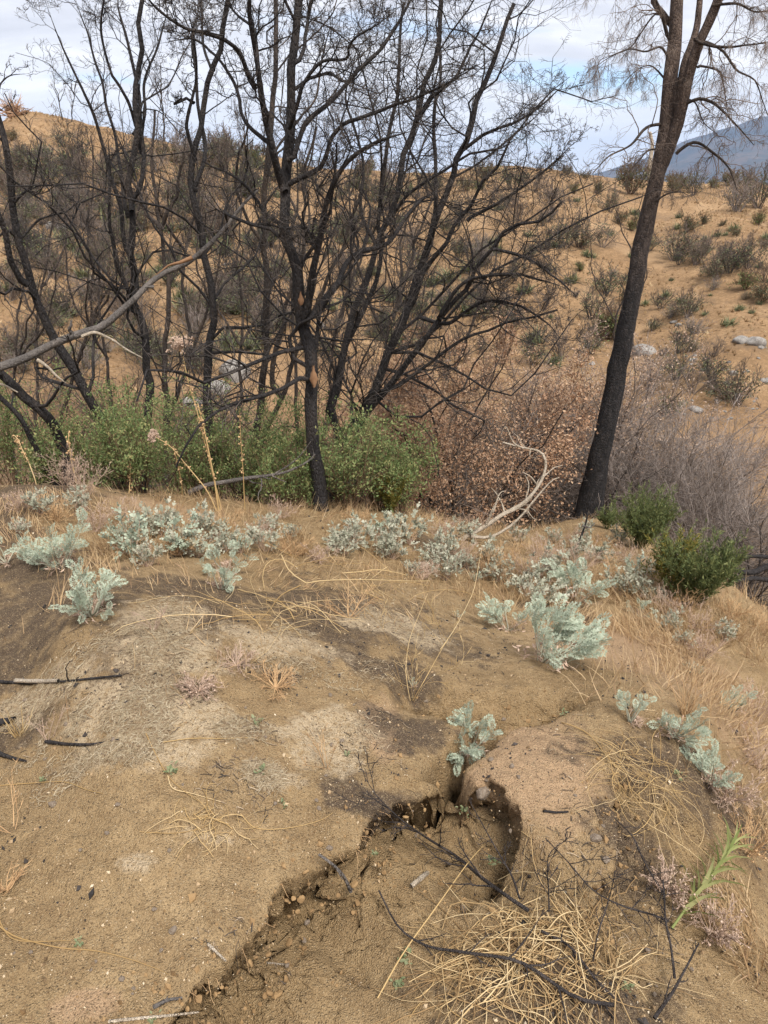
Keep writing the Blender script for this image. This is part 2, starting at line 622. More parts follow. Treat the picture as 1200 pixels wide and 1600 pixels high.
def bark(name, dark, pale, patch=(0.5, 0.62), sc=9.0):
    m, t = material(name)
    tcx = t.n('TexCoord')
    mpn = t.n('Mapping', i={'Vector': tcx.outputs['Object'], 'Scale': (1, 1, 0.35)})
    a = t.noise(mpn.outputs[0], sc, 5, .6, .4)
    b = t.noise(mpn.outputs[0], sc * 7, 4, .6, .2)
    c = t.n('TexVoronoi', feature='DISTANCE_TO_EDGE', i={'Vector': mpn.outputs[0], 'Scale': sc * 8}).outputs[0]
    f = t.ramp(a, [(patch[0], 0.0), (patch[1], 1.0)])
    base = t.mix(f, dark, pale)
    col = t.mix(t.ramp(b, [(.35, 0.0), (.7, 1.0)]), base, tuple(min(1, v * 1.8 + .006) for v in dark))
    hgt = t.math('ADD', b, t.ramp(c, [(0.0, 0.0), (.25, .6)]))
    finish(t, col, .85, hgt, .8, .012)
    return m


def plain(name, c0, c1, sc=40, rough=.85):
    m, t = material(name)
    tcx = t.n('TexCoord')
    o = t.n('ObjectInfo')
    a = t.noise(tcx.outputs['Object'], sc, 4, .6)
    g = t.n('NewGeometry')
    v = t.math('ADD', t.math('MULTIPLY', a, .6), t.math('MULTIPLY', g.outputs['Random Per Island'], .4))
    finish(t, t.mix(t.ramp(v, [(.25, 0.0), (.75, 1.0)]), c0, c1), rough, a, .4, .004)
    return m


# ------------------------------------------------------------------ words for where a thing is
FAR_MARKS = [('pale layered boulder', 90, 352), ('bare thin skyline tree', 253, 165), ('wavy trunk', 210, 420), ('wavy trunk', 210, 300), ('slim upright trunk', 318, 450), ('slim upright trunk', 305, 300),
             ('thickest black trunk', 468, 430), ('thickest black trunk', 447, 300), ('leaning forked trunk', 60, 490), ('leaning forked trunk', 20, 330), ('tip of the leaning log', 400, 298), ('pine trunk', 992, 440), ('pine trunk', 1022, 300), ('pine trunk', 965, 570),
             ('pair of round boulders', 1170, 532), ('flat yellowish bush', 1072, 360), ('wide grey thicket', 1066, 415), ('lone tuft', 893, 446), ('broad grey boulder', 362, 578), ('rusty trees', 720, 600),
             ('white upright stone', 1146, 580), ('dark crest bush', 985, 290), ('rusty skyline shrub', 22, 160), ('tips of the oak branches', 890, 400), ('fan of stems', 640, 450), ('fan of stems', 600, 340), ('dark sapling behind the fan', 745, 420)]
NEAR_MARKS = [('largest left silvery plant', 143, 925), ('big hanging silvery plant', 872, 1000), ('pale weed stalks', 335, 770), ('bleached branch', 760, 815), ('thin burnt sapling', 905, 840), ('spreading olive broom', 1085, 905),
              ('round green shrub', 1000, 820), ('thickest black trunk', 500, 775), ('golden weed skeleton', 545, 945), ('gully hole', 760, 1285), ('silvery plant in the crack', 733, 1145), ('straw heap', 820, 1490),
              ('peeled pale stick', 60, 1066), ('gully overhang', 430, 1385), ('curved black stick', 130, 1162), ('bright green shoot', 1105, 1380), ('long golden straw', 130, 1486), ('forked golden straw', 260, 1205),
              ('matted straw clump', 1000, 1215), ('pine foot', 920, 800), ('leaning forked trunk', 150, 700), ('fuzzy pinkish weeds', 120, 760), ('small right mound plant', 1050, 1130), ('gully mouth', 270, 1575), ('gully floor pebble', 480, 1442)]
_said = set()


def place(px, py, marks):
    L = sorted(marks, key=lambda m: math.hypot(m[1] - px, (m[2] - py) * 1.2))

    def rel(m):
        dx, dy = px - m[1], py - m[2]
        h = '' if abs(dx) < 7 else ('left' if dx < 0 else 'right')
        v = '' if abs(dy) < max(7, abs(dx) * .35) else ('above' if dy < 0 else 'below')
        if h and abs(dx) < abs(dy) * .35: h = ''
        far = math.hypot(dx, dy)
        pre = 'just ' if far < 34 else ('well ' if far > 110 else '')
        if not h and not v: return 'beside the ' + m[0]
        if v and h: return pre + v + ' and ' + h + ' of the ' + m[0]
        return pre + (v + ' the ' if v else h + ' of the ') + m[0]
    return [rel(m) for m in L[:13]]


def say(head, px, py, marks):
    """a label that only one thing carries"""
    R = place(px, py, marks)
    opts = [head + ' ' + R[0]] + [head + ' ' + R[i] + ', ' + R[j] for j in range(1, 13) for i in range(0, j)]
    for o in opts:
        o = ' '.join(o.split())
        if o not in _said and len(o.split()) <= 16:
            _said.add(o)
            return o
    return None


# ------------------------------------------------------------------ the ground
def ground_material():
    m, t = material('soil')
    P = t.n('NewGeometry').outputs['Position']
    att = lambda nm: t.n('Attribute', attribute_name=nm).outputs['Fac']
    ash, litter, far, wall, dusty = (att(k) for k in ('ash', 'litter', 'far', 'wall', 'dusty'))
    n1 = t.noise(P, 2.2, 5, .6, .3)
    n2 = t.noise(P, 13, 5, .65)
    n3 = t.noise(P, 70, 4, .7)
    base = t.mix(t.ramp(n1, [(.35, 0.0), (.65, 1.0)]), (.30, .205, .104), (.445, .318, .175))
    base = t.mix(t.ramp(n2, [(.38, 0.0), (.66, .75)]), base, (.225, .148, .076))
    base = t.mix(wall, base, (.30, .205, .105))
    base = t.mix(t.math('MULTIPLY', dusty, .8), base, (.47, .315, .195))
    base = t.mix(t.math('MULTIPLY', ash, t.ramp(n2, [(.30, .45), (.5, 1.0)])), base, (.088, .064, .048))
    base = t.mix(t.math('MULTIPLY', litter, t.ramp(n3, [(.36, .0), (.52, 1.0)])), base, (.54, .43, .29))
    base = t.mix(t.ramp(n3, [(.52, 0.0), (.72, .45)]), base, (.15, .098, .052))
    # sandy grains, pale and dark
    v = t.n('TexVoronoi', i={'Vector': P, 'Scale': 190.0})
    gsel = t.n('SeparateColor', i={0: v.outputs['Color']})
    core = t.ramp(v.outputs['Distance'], [(.2, 1.0), (.55, 0.0)])
    fin = t.noise(P, 330, 3, .75)
    base = t.mix(t.ramp(fin, [(.36, .55), (.5, 0.0)]), base, (.15, .10, .054))
    base = t.mix(t.ramp(fin, [(.52, 0.0), (.68, .6)]), base, (.46, .345, .205))
    base = t.mix(t.math('MULTIPLY', core, t.ramp(gsel.outputs[0], [(.62, 0.0), (.86, .75)])), base, (.47, .36, .22))
    base = t.mix(t.math('MULTIPLY', core, t.ramp(gsel.outputs[1], [(.82, 0.0), (.92, .75)])), base, (.06, .042, .03))
    # far hillside: dry golden grass over tan dirt
    f1 = t.noise(P, .33, 6, .62, .5)
    f2 = t.noise(P, 2.3, 6, .68, .3)
    f3 = t.noise(P, 11, 4, .7)
    gold = t.mix(t.ramp(f1, [(.36, 0.0), (.62, 1.0)]), (.268, .167, .090), (.40, .260, .144))
    gold = t.mix(t.ramp(f2, [(.40, 0.0), (.62, .8)]), gold, (.235, .150, .082))
    gold = t.mix(t.ramp(f3, [(.46, 0.0), (.64, .6)]), gold, (.17, .112, .062))
    gold = t.mix(t.ramp(f3, [(.30, .5), (.42, 0.0)]), gold, (.47, .34, .19))
    f4 = t.noise(P, .75, 5, .7, .8)
    gold = t.mix(t.ramp(f4, [(.52, 0.0), (.66, .6)]), gold, (.175, .125, .085))
    gold = t.mix(t.ramp(t.noise(P, .19, 3, .6, 1.0), [(.56, 0.0), (.62, .6)]), gold, (.39, .265, .155))
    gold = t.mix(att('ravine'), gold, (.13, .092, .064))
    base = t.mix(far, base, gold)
    hgt = t.math('ADD', t.math('MULTIPLY', n3, .9), t.math('ADD', t.math('MULTIPLY', core, .35), n2))
    hgt = t.math('ADD', hgt, t.math('MULTIPLY', fin, .6))
    finish(t, base, .95, hgt, .9, .014, spec=.1)
    return m


def build_ground():
    r = [0.0]
    rr = 0.5
    while rr < 9000:
        r.append(rr)
        rr *= 1 + (0.0031 if .9 < rr < 2.2 else 0.0050 if rr < 4 else 0.0065 + 0.010 * min(1, (rr - 4) / 6) if rr < 60 else 0.05)
    r = np.array(r)
    fine = np.radians(np.arange(-43, 43.01, .24))
    rest = np.radians(np.arange(48, 312.5, 4.0))
    th = np.concatenate([fine, rest])
    nr, na = len(r), len(th)
    X = (r[:, None] * np.sin(th)).ravel(); Y = (r[:, None] * np.cos(th)).ravel()
    Z = H0(X, Y) + detail(X, Y)
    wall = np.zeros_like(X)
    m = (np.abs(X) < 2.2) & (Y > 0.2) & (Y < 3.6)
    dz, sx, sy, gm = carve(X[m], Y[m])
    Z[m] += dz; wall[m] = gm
    X0, Y0 = X.copy(), Y.copy()
    X[m] += sx; Y[m] += sy
    i = np.arange(nr - 1)[:, None]; j = np.arange(na)[None, :]
    Q = np.stack([i * na + j, i * na + (j + 1) % na, (i + 1) * na + (j + 1) % na, (i + 1) * na + j], -1).reshape(-1, 4)[:, ::-1]
    me = raw_mesh('ground', np.stack([X, Y, Z], -1), Q, None, ground_material())
    R = np.hypot(X0, Y0)

    def blobs(L, nz):
        o = np.zeros_like(X)
        for px, py, w_, h_ in L:
            c = g0(px, py); e = g0(px + w_, py); f = g0(px, py - h_)
            rx = np.linalg.norm(e - c) + 1e-6; ry = np.linalg.norm(f[:2] - c[:2]) + 1e-6
            d = np.hypot((X0 - c[0]) / rx, (Y0 - c[1]) / ry) + nz
            o = np.maximum(o, 1 - sm(.55, 1.15, d))
        return o
    nz = np.where(R < 9, .6 * fbm(X0, Y0, 7, 4, 61) + .6 * fbm(X0, Y0, 26, 4, 67, .65), 0)
    ash = blobs([(60, 960, 130, 70), (230, 1000, 120, 50), (330, 965, 60, 25), (560, 960, 110, 40), (60, 890, 110, 30), (440, 1052, 45, 16),
                 (250, 1080, 80, 30), (640, 1130, 80, 40), (30, 1150, 60, 30), (620, 1040, 60, 30), (880, 1540, 200, 70), (1010, 1330, 60, 80),
                 (560, 1250, 90, 40), (60, 770, 90, 18), (270, 915, 150, 22), (880, 955, 60, 20), (1090, 1230, 70, 60), (730, 880, 70, 16)], nz)
    lit = blobs([(250, 965, 60, 32), (270, 1020, 130, 34), (420, 1000, 80, 28), (180, 1110, 130, 40), (220, 1180, 110, 34), (330, 1120, 90, 30),
                 (430, 1215, 50, 20), (60, 1100, 70, 30), (330, 1310, 40, 18), (215, 1355, 30, 16), (520, 1150, 60, 50), (610, 970, 50, 20)], nz)
    dus = blobs([(600, 1130, 42, 55), (130, 1575, 60, 24), (1010, 1030, 110, 70), (830, 1190, 120, 80), (250, 800, 90, 12)], nz * .5)
    far = sm(8.0, 12.0, R + 1.2 * fbm(X0, Y0, .7, 3, 5))
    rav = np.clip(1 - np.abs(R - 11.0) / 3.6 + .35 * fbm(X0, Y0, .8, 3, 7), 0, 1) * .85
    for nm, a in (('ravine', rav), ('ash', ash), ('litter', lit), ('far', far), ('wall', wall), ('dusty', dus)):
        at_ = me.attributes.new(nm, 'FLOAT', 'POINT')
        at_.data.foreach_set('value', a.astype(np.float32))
    o = link('ground', me)
    o['kind'] = 'structure'
    return o


build_ground()


def build_mountain():
    """long blue ridge far off on the right"""
    m, t = material('chaparral_slope')
    P = t.n('NewGeometry').outputs['Position']
    a = t.noise(P, .004, 7, .65)
    b = t.noise(P, .02, 5, .65)
    col = t.mix(t.ramp(a, [(.4, 0.0), (.6, 1.0)]), (.050, .052, .048), (.12, .092, .065))
    col = t.mix(t.ramp(b, [(.45, 0.0), (.6, .7)]), col, (.045, .055, .045))
    finish(t, col, .95, a, .5, 30, spec=.05)
    D = 5200.0
    def top(px, py):
        v = ray(px, py); h = math.hypot(v[0], v[1])
        return v[0] / h * D, v[1] / h * D, 1.6 + v[2] / h * D
    sky_l = np.minimum(np.array([top(*p) for p in [(520, 300), (760, 285), (880, 284), (960, 264), (1010, 247), (1060, 226), (1120, 205), (1200, 184), (1300, 150), (1500, 110), (1900, 140), (2600, 260)]]), [1e9, 1e9, 430.0])
    az = np.arctan2(sky_l[:, 0], sky_l[:, 1])
    AZ = np.linspace(az[0], az[-1], 300)
    hh = np.interp(AZ, az, sky_l[:, 2])
    s = np.linspace(-1.0, 1.0, 56)
    A, S = np.meshgrid(AZ, s, indexing='ij')
    wig = fbm(A * 9, S * 0, 1.0, 4, 71)
    R = D + S * 2400
    X, Y = np.sin(A) * R, np.cos(A) * R
    rid = 1 - np.abs(fbm(X, Y, .0011, 6, 77, .52)) * 1.9
    prof = (1 - np.abs(S) ** 1.15)
    hk = hh[:, None] * np.ones_like(S) + 110
    Z = -110 + hk * prof * (1 + (0.32 * (rid - .55)) * (np.abs(S) ** .6) * 1.6) + 14 * fbm(X, Y, .006, 3, 79) * prof
    na, ns = A.shape
    i = np.arange(na - 1)[:, None]; j = np.arange(ns - 1)[None, :]
    Q = np.stack([i * ns + j, i * ns + j + 1, (i + 1) * ns + j + 1, (i + 1) * ns + j], -1).reshape(-1, 4)
    o = link('mountain', raw_mesh('mountain', np.stack([X, Y, Z], -1), Q, None, m))
    o['kind'] = 'structure'


build_mountain()
build_haze()


# ------------------------------------------------------------------ burnt trees

def pine_bark(dark, pale, patch, sc):
    # scorched black up to shoulder height and beyond, brown plates higher up
    m, t = material('pine_bark')
    tcx = t.n('TexCoord')
    z = t.n('SeparateXYZ', i={0: tcx.outputs['Object']}).outputs[2]
    mpn = t.n('Mapping', i={'Vector': tcx.outputs['Object'], 'Scale': (1, 1, 0.4)})
    a = t.noise(mpn.outputs[0], sc, 5, .6, .4)
    b = t.noise(mpn.outputs[0], sc * 6, 4, .65, .2)
    c = t.n('TexVoronoi', feature='DISTANCE_TO_EDGE', i={'Vector': mpn.outputs[0], 'Scale': 75.0}).outputs[0]
    line = t.ramp(t.math('ADD', t.math('MULTIPLY', z, .2), t.math('MULTIPLY', a, .30)), [(.58, 0.0), (1.0, 1.0)])
    pl_ = t.mix(t.ramp(b, [(.35, 0.0), (.65, 1.0)]), (.075, .054, .044), (.17, .125, .10))
    col = t.mix(line, t.mix(t.ramp(b, [(.45, 0.0), (.7, 1.0)]), (.020, .019, .020), (.052, .046, .045)), pl_)
    col = t.mix(t.ramp(c, [(0.0, .4), (.12, 0.0)]), col, (.018, .016, .015))
    finish(t, col, .85, t.math('ADD', b, t.ramp(c, [(0.0, 0.0), (.2, .6)])), .9, .015)
    return m


M_CHAR = bark('charred_bark', (.019, .017, .017), (.066, .053, .045), (.50, .70))
M_BURNT = bark('burnt_brown_bark', (.030, .024, .021), (.105, .078, .058), (.46, .66))
M_PINE = pine_bark( (.028, .024, .022), (.125, .090, .070), (.38, .64), 5)
M_GREY = bark('weathered_grey_wood', (.085, .076, .070), (.20, .175, .155), (.42, .62), 14)
M_PALE = bark('pale_bleached_wood', (.30, .25, .19), (.56, .49, .40), (.40, .60), 20)
M_TWIG = plain('charred_twigs', (.035, .030, .028), (.115, .098, .088))
M_TWIGB = plain('scorched_brown_twigs', (.085, .064, .053), (.20, .155, .125))
M_TWIGG = plain('dead_grey_twigs', (.125, .102, .09), (.32, .27, .24))
M_WOOD = plain('bare_orange_wood', (.17, .085, .045), (.30, .18, .10), 30)


def limb_path(pts, Y0, Y1, n, base=False, rough=.018):
    ys = np.linspace(0, 1, len(pts))
    P = np.array([at(px, py, Y0 + (Y1 - Y0) * u) for (px, py), u in zip(pts, ys)])
    if base:
        z = hz(P[0, 0], P[0, 1])
        if P[0, 2] > z - .05:
            d = P[0] - P[1]; d = d / max(1e-3, -d[2]) if d[2] < -1e-3 else np.array([0, 0, -1.0])
            d = np.array([np.clip(d[0], -.5, .5), 0, -1])
            P = np.vstack([P[0] + d * (P[0, 2] - z + .12), P])
    Q = spline(P, n)
    L = np.linalg.norm(np.diff(P, axis=0), axis=1).sum()
    k = max(4, int(L * 6))
    wig = np.stack([np.interp(np.linspace(0, 1, n), np.linspace(0, 1, k), rng.normal(0, rough, k)) for _ in range(3)], -1)
    wig[0] = 0
    return Q + wig


def burnt_tree(label, name, trunks, limbs, group=None, m1=9, m2=7, m3=5, m4=3, bark_m=M_CHAR, twig_m=M_TWIG, up=.10, k=9, twig_r=.0012, frac=(.30, .62), kink=.38, tmin=.3):
    """trunks, limbs: (photo points, Y at start, Y at end, photo width at start, at end)"""
    t0 = trunks[0]
    P0 = limb_path(t0[0], t0[1], t0[2], 26, True)
    base = P0[0].copy(); base[2] = hz(base[0], base[1])
    root = thing(name, label, 'tree', base, group)
    LP, LR = [], []
    for kind, L in (('trunk', trunks), ('branch', limbs)):
        for (pts, Y0, Y1, w0, w1) in L:
            P = limb_path(pts, Y0, Y1, 34, kind == 'trunk')
            f = np.linspace(0, 1, 34)
            R = np.array([.385 * (w0 + (w1 - w0) * u) * mpp(p) for u, p in zip(f, P)])
            if kind == 'trunk':
                R = R * (1 + .12 * np.exp(-f * 14))
            R = R * np.clip((1.03 - f) / .22, .18, 1) if kind == 'branch' else R
            V, Q = tubes(P[None], R[None], k, .10)
            link(kind, raw_mesh(kind, V - base, Q, None, bark_m), root)
            LP.append(P); LR.append(R)
    LP = np.array(LP); LR = np.array(LR)
    P1, R1 = grow(LP, LR, m1, frac, (28, 68), kink, up, 9, tmin, 1, .40, .35, .0024)
    P2, R2 = grow(P1, R1, m2, (.32, .75), (28, 70), kink * 1.1, up, 6, .15, 1, .58, .4, .0016)
    P3, R3 = grow(P2, R2, m3, (.3, .75), (28, 75), kink * 1.2, up, 4, .1, 1, .65, .5, twig_r)
    g = Geo(); g.add(*tubes(P1, R1, 5 if k > 6 else 3)); g.add(*tubes(P2, R2, 3))
    link('branches', g.mesh('branches', bark_m, base), root, kind='stuff')
    g = Geo(); g.add(*tubes(P3, R3, 3))
    if m4:
        P4, R4 = grow(P3, R3, m4, (.35, .9), (25, 75), kink * 1.2, up * 1.5, 3, .1, 1, .8, .6, twig_r * .9)
        g.add(*tubes(P4, R4, 3))
    link('twigs', g.mesh('twigs', twig_m, base), root, kind='stuff')
    return root


oak = burnt_tree('largest burnt oak, its thick black trunk marked by bare orange scars', 'burnt_oak',
    [([(502, 790), (492, 690), (484, 600), (478, 520), (466, 440), (452, 370), (447, 300), (447, 220), (455, 130), (464, 50), (475, -60)], 4.75, 4.9, 30, 16)],
    [([(480, 505), (492, 420), (505, 350), (520, 300), (545, 255), (590, 225), (660, 195)], 4.78, 4.3, 17, 6),
     ([(488, 495), (530, 440), (548, 405), (600, 380), (640, 330), (690, 290)], 4.75, 5.4, 14, 5),
     ([(446, 300), (428, 230), (408, 170), (398, 90), (392, 20), (384, -70)], 4.8, 4.4, 15, 8),
     ([(400, 140), (378, 95), (352, 78), (318, 62), (280, 48), (240, 10), (215, -40)], 4.6, 4.1, 10, 4),
     ([(430, 240), (380, 190), (365, 130), (330, 75), (290, 60), (255, 62)], 4.7, 5.2, 9, 3),
     ([(450, 250), (480, 200), (520, 160), (560, 110), (600, 70), (640, 20), (660, -40)], 4.8, 5.1, 11, 4),
     ([(452, 200), (470, 165), (500, 100), (540, 92), (550, 70), (590, 40), (620, 10)], 4.8, 4.4, 9, 3),
     ([(458, 100), (478, 60), (480, 10), (490, -60)], 4.85, 5.2, 9, 4),
     ([(500, 370), (470, 352), (445, 355), (420, 350), (392, 348)], 4.78, 4.5, 6, 4),
     ([(447, 290), (500, 250), (540, 190), (600, 175), (660, 160), (720, 120), (770, 90)], 4.85, 4.4, 11, 3),
     ([(404, 110), (385, 50), (360, 10), (345, -50)], 4.5, 4.9, 7, 3)], m1=10, m2=7, m3=6, m4=3)
# the bare orange scars on its trunk
def scar(px, py, w_, h_, Y):
    c = at(px, py, Y)
    g = Geo()
    n = 9; V = []
    s = mpp(c)
    for i in range(n):
        f = i / (n - 1); zz_ = (f - .5) * h_ * s
        wd = w_ * s * (.25 + .75 * math.sin(math.pi * min(1, f * 1.25 + .02))) * (.8 + .4 * random.random())
        for j in range(5):
            a = (j / 4 - .5)
            V.append((c[0] + a * wd, c[1] - .012 * math.cos(a * 3) + .012 * abs(a), c[2] + zz_ + .006 * random.uniform(-1, 1)))
    Q = [(i * 5 + j, i * 5 + j + 1, (i + 1) * 5 + j + 1, (i + 1) * 5 + j) for i in range(n - 1) for j in range(4)]
    g.add(V, Q)
    me = g.mesh('bark_scar', M_WOOD, oak.location)
    link('bark_scar', me, oak)


scar(490, 588, 13, 34, 4.68)
scar(470, 466, 9, 22, 4.71)

burnt_tree('burnt oak with many stems fanning out to the right from one base', 'burnt_oak',
    [([(545, 690), (585, 600), (625, 515), (665, 400), (700, 290), (735, 190), (770, 90), (800, 0)], 6.0, 6.2, 24, 8),
     ([(548, 690), (610, 600), (665, 530), (720, 460), (770, 390), (830, 345), (880, 320)], 5.9, 5.2, 20, 5),
     ([(535, 690), (520, 640), (535, 560), (560, 470), (590, 380), (620, 290), (650, 190), (680, 80), (700, -40)], 6.1, 6.4, 17, 9),
     ([(530, 690), (515, 640), (540, 545), (575, 470), (592, 400), (600, 310), (608, 220), (618, 120), (625, 0)], 6.2, 6.6, 13, 6),
     ([(552, 690), (575, 620), (630, 600), (690, 555), (740, 520), (800, 500), (870, 490)], 5.9, 5.3, 12, 4)],
    [([(640, 480), (665, 420), (720, 340), (780, 260), (830, 190), (860, 140)], 6.1, 5.6, 11, 3),
     ([(665, 400), (680, 300), (675, 200), (690, 100), (690, 0)], 6.1, 6.6, 10, 4),
     ([(690, 500), (730, 440), (790, 430), (850, 440), (890, 455)], 5.6, 5.2, 9, 3),
     ([(600, 360), (640, 300), (700, 260), (760, 230), (820, 200)], 6.2, 5.8, 8, 3),
     ([(650, 190), (690, 140), (740, 70), (760, 20), (780, -30)], 6.3, 6.0, 8, 3),
     ([(720, 240), (780, 200), (840, 170), (880, 130)], 6.2, 5.9, 8, 3),
     ([(730, 345), (790, 310), (850, 270), (895, 225)], 5.8, 5.5, 8, 3),
     ([(770, 390), (820, 400), (870, 425), (905, 470)], 5.4, 5.1, 7, 3),
     ([(655, 495), (700, 505), (750, 470), (800, 480), (850, 500), (880, 530)], 5.8, 5.2, 9, 3),
     ([(590, 385), (560, 330), (565, 240), (540, 150), (560, 60)], 6.3, 6.7, 8, 3)], m1=11, m2=7, m3=6, m4=3, tmin=.22, frac=(.32, .72), up=.05)

burnt_tree('burnt oak with a wavy trunk forking at mid height behind the leaning grey log', 'burnt_oak',
    [([(226, 690), (233, 620), (226, 540), (212, 470), (205, 400), (208, 320), (206, 240), (210, 150), (214, 90), (220, 10), (225, -60)], 6.0, 6.1, 21, 8)],
    [([(206, 330), (222, 290), (224, 240), (218, 150), (205, 80), (190, 20), (180, -40)], 6.0, 6.3, 10, 4),
     ([(205, 400), (190, 320), (170, 250), (140, 160), (110, 100), (90, 50), (75, 0)], 6.0, 5.7, 10, 3),
     ([(200, 340), (180, 240), (170, 170), (150, 110), (140, 50), (120, 0)], 6.05, 6.4, 8, 3),
     ([(214, 480), (185, 430), (180, 370), (172, 290), (165, 200)], 6.0, 5.7, 10, 4),
     ([(208, 210), (190, 130), (165, 60), (160, 0), (165, -60)], 6.1, 5.8, 7, 3),
     ([(222, 240), (232, 180), (228, 130), (250, 70), (262, 0)], 6.15, 6.5, 7, 3)], m1=7, m2=6, m3=5, m4=2)

burnt_tree('burnt oak with the slim upright trunk rising behind the pale weed stalks', 'burnt_oak',
    [([(329, 670), (326, 600), (325, 540), (332, 470), (322, 410), (310, 350), (303, 290), (306, 220), (322, 140), (345, 70), (355, 0), (360, -60)], 5.8, 6.0, 20, 9)],
    [([(305, 300), (318, 250), (320, 215), (310, 160), (303, 80), (308, 0)], 5.9, 6.2, 10, 4),
     ([(304, 250), (298, 190), (305, 120), (300, 60), (285, 0)], 5.9, 5.6, 8, 3),
     ([(335, 110), (320, 70), (318, 20), (310, -30)], 6.0, 6.3, 6, 3),
     ([(303, 160), (285, 160), (284, 150)], 5.9, 5.7, 6, 4)], m1=7, m2=6, m3=5, m4=2)

burnt_tree('burnt oak leaning left with its forked black trunk at the left edge', 'burnt_oak',
    [([(158, 672), (115, 590), (80, 520), (48, 450), (36, 390), (20, 310), (5, 220), (-20, 130), (-35, 40)], 5.4, 5.2, 23, 10)],
    [([(44, 445), (20, 400), (0, 340), (-30, 280), (-60, 200)], 5.3, 5.0, 14, 6),
     ([(34, 380), (60, 350), (100, 325), (125, 305)], 5.3, 5.6, 5, 2),
     ([(30, 375), (5, 368), (-25, 372)], 5.3, 5.1, 6, 3),
     ([(8, 235), (0, 170), (15, 120), (45, 105)], 5.2, 5.4, 5, 2)], m1=5, m2=6, m3=4, m4=1)

burnt_tree('burnt oak with curved black trunks bent far left below the leaning grey log', 'burnt_oak',
    [([(97, 705), (80, 660), (45, 620), (0, 588), (-50, 560), (-110, 500), (-150, 400)], 4.9, 4.6, 24, 12),
     ([(60, 700), (30, 650), (0, 612), (-50, 570), (-120, 540)], 5.1, 5.0, 12, 8)],
    [([(0, 585), (-40, 500), (-60, 380), (-50, 250)], 4.7, 4.9, 10, 4)], m1=4, m2=5, m3=4, m4=0)

burnt_tree('pair of close brown burnt oak stems standing just left of the largest burnt trunk', 'burnt_oak',
    [([(402, 680), (412, 600), (414, 520), (415, 430), (410, 350), (418, 270), (424, 190), (432, 110), (430, 20), (435, -50)], 6.6, 6.9, 17, 9),
     ([(412, 690), (440, 620), (470, 530), (510, 440), (540, 370), (560, 300)], 6.8, 7.2, 12, 6)],
    [([(412, 380), (385, 340), (370, 290), (385, 220), (375, 150)], 6.7, 6.4, 7, 3),
     ([(440, 620), (425, 590), (450, 480), (470, 380), (480, 260), (500, 150)], 6.9, 7.3, 11, 4),
     ([(415, 280), (440, 220), (480, 170), (500, 90), (520, 30)], 6.8, 7.1, 6, 3)], bark_m=M_BURNT, m1=7, m2=6, m3=5, m4=2)

# ------------------------------------------------------------------ the tall pine

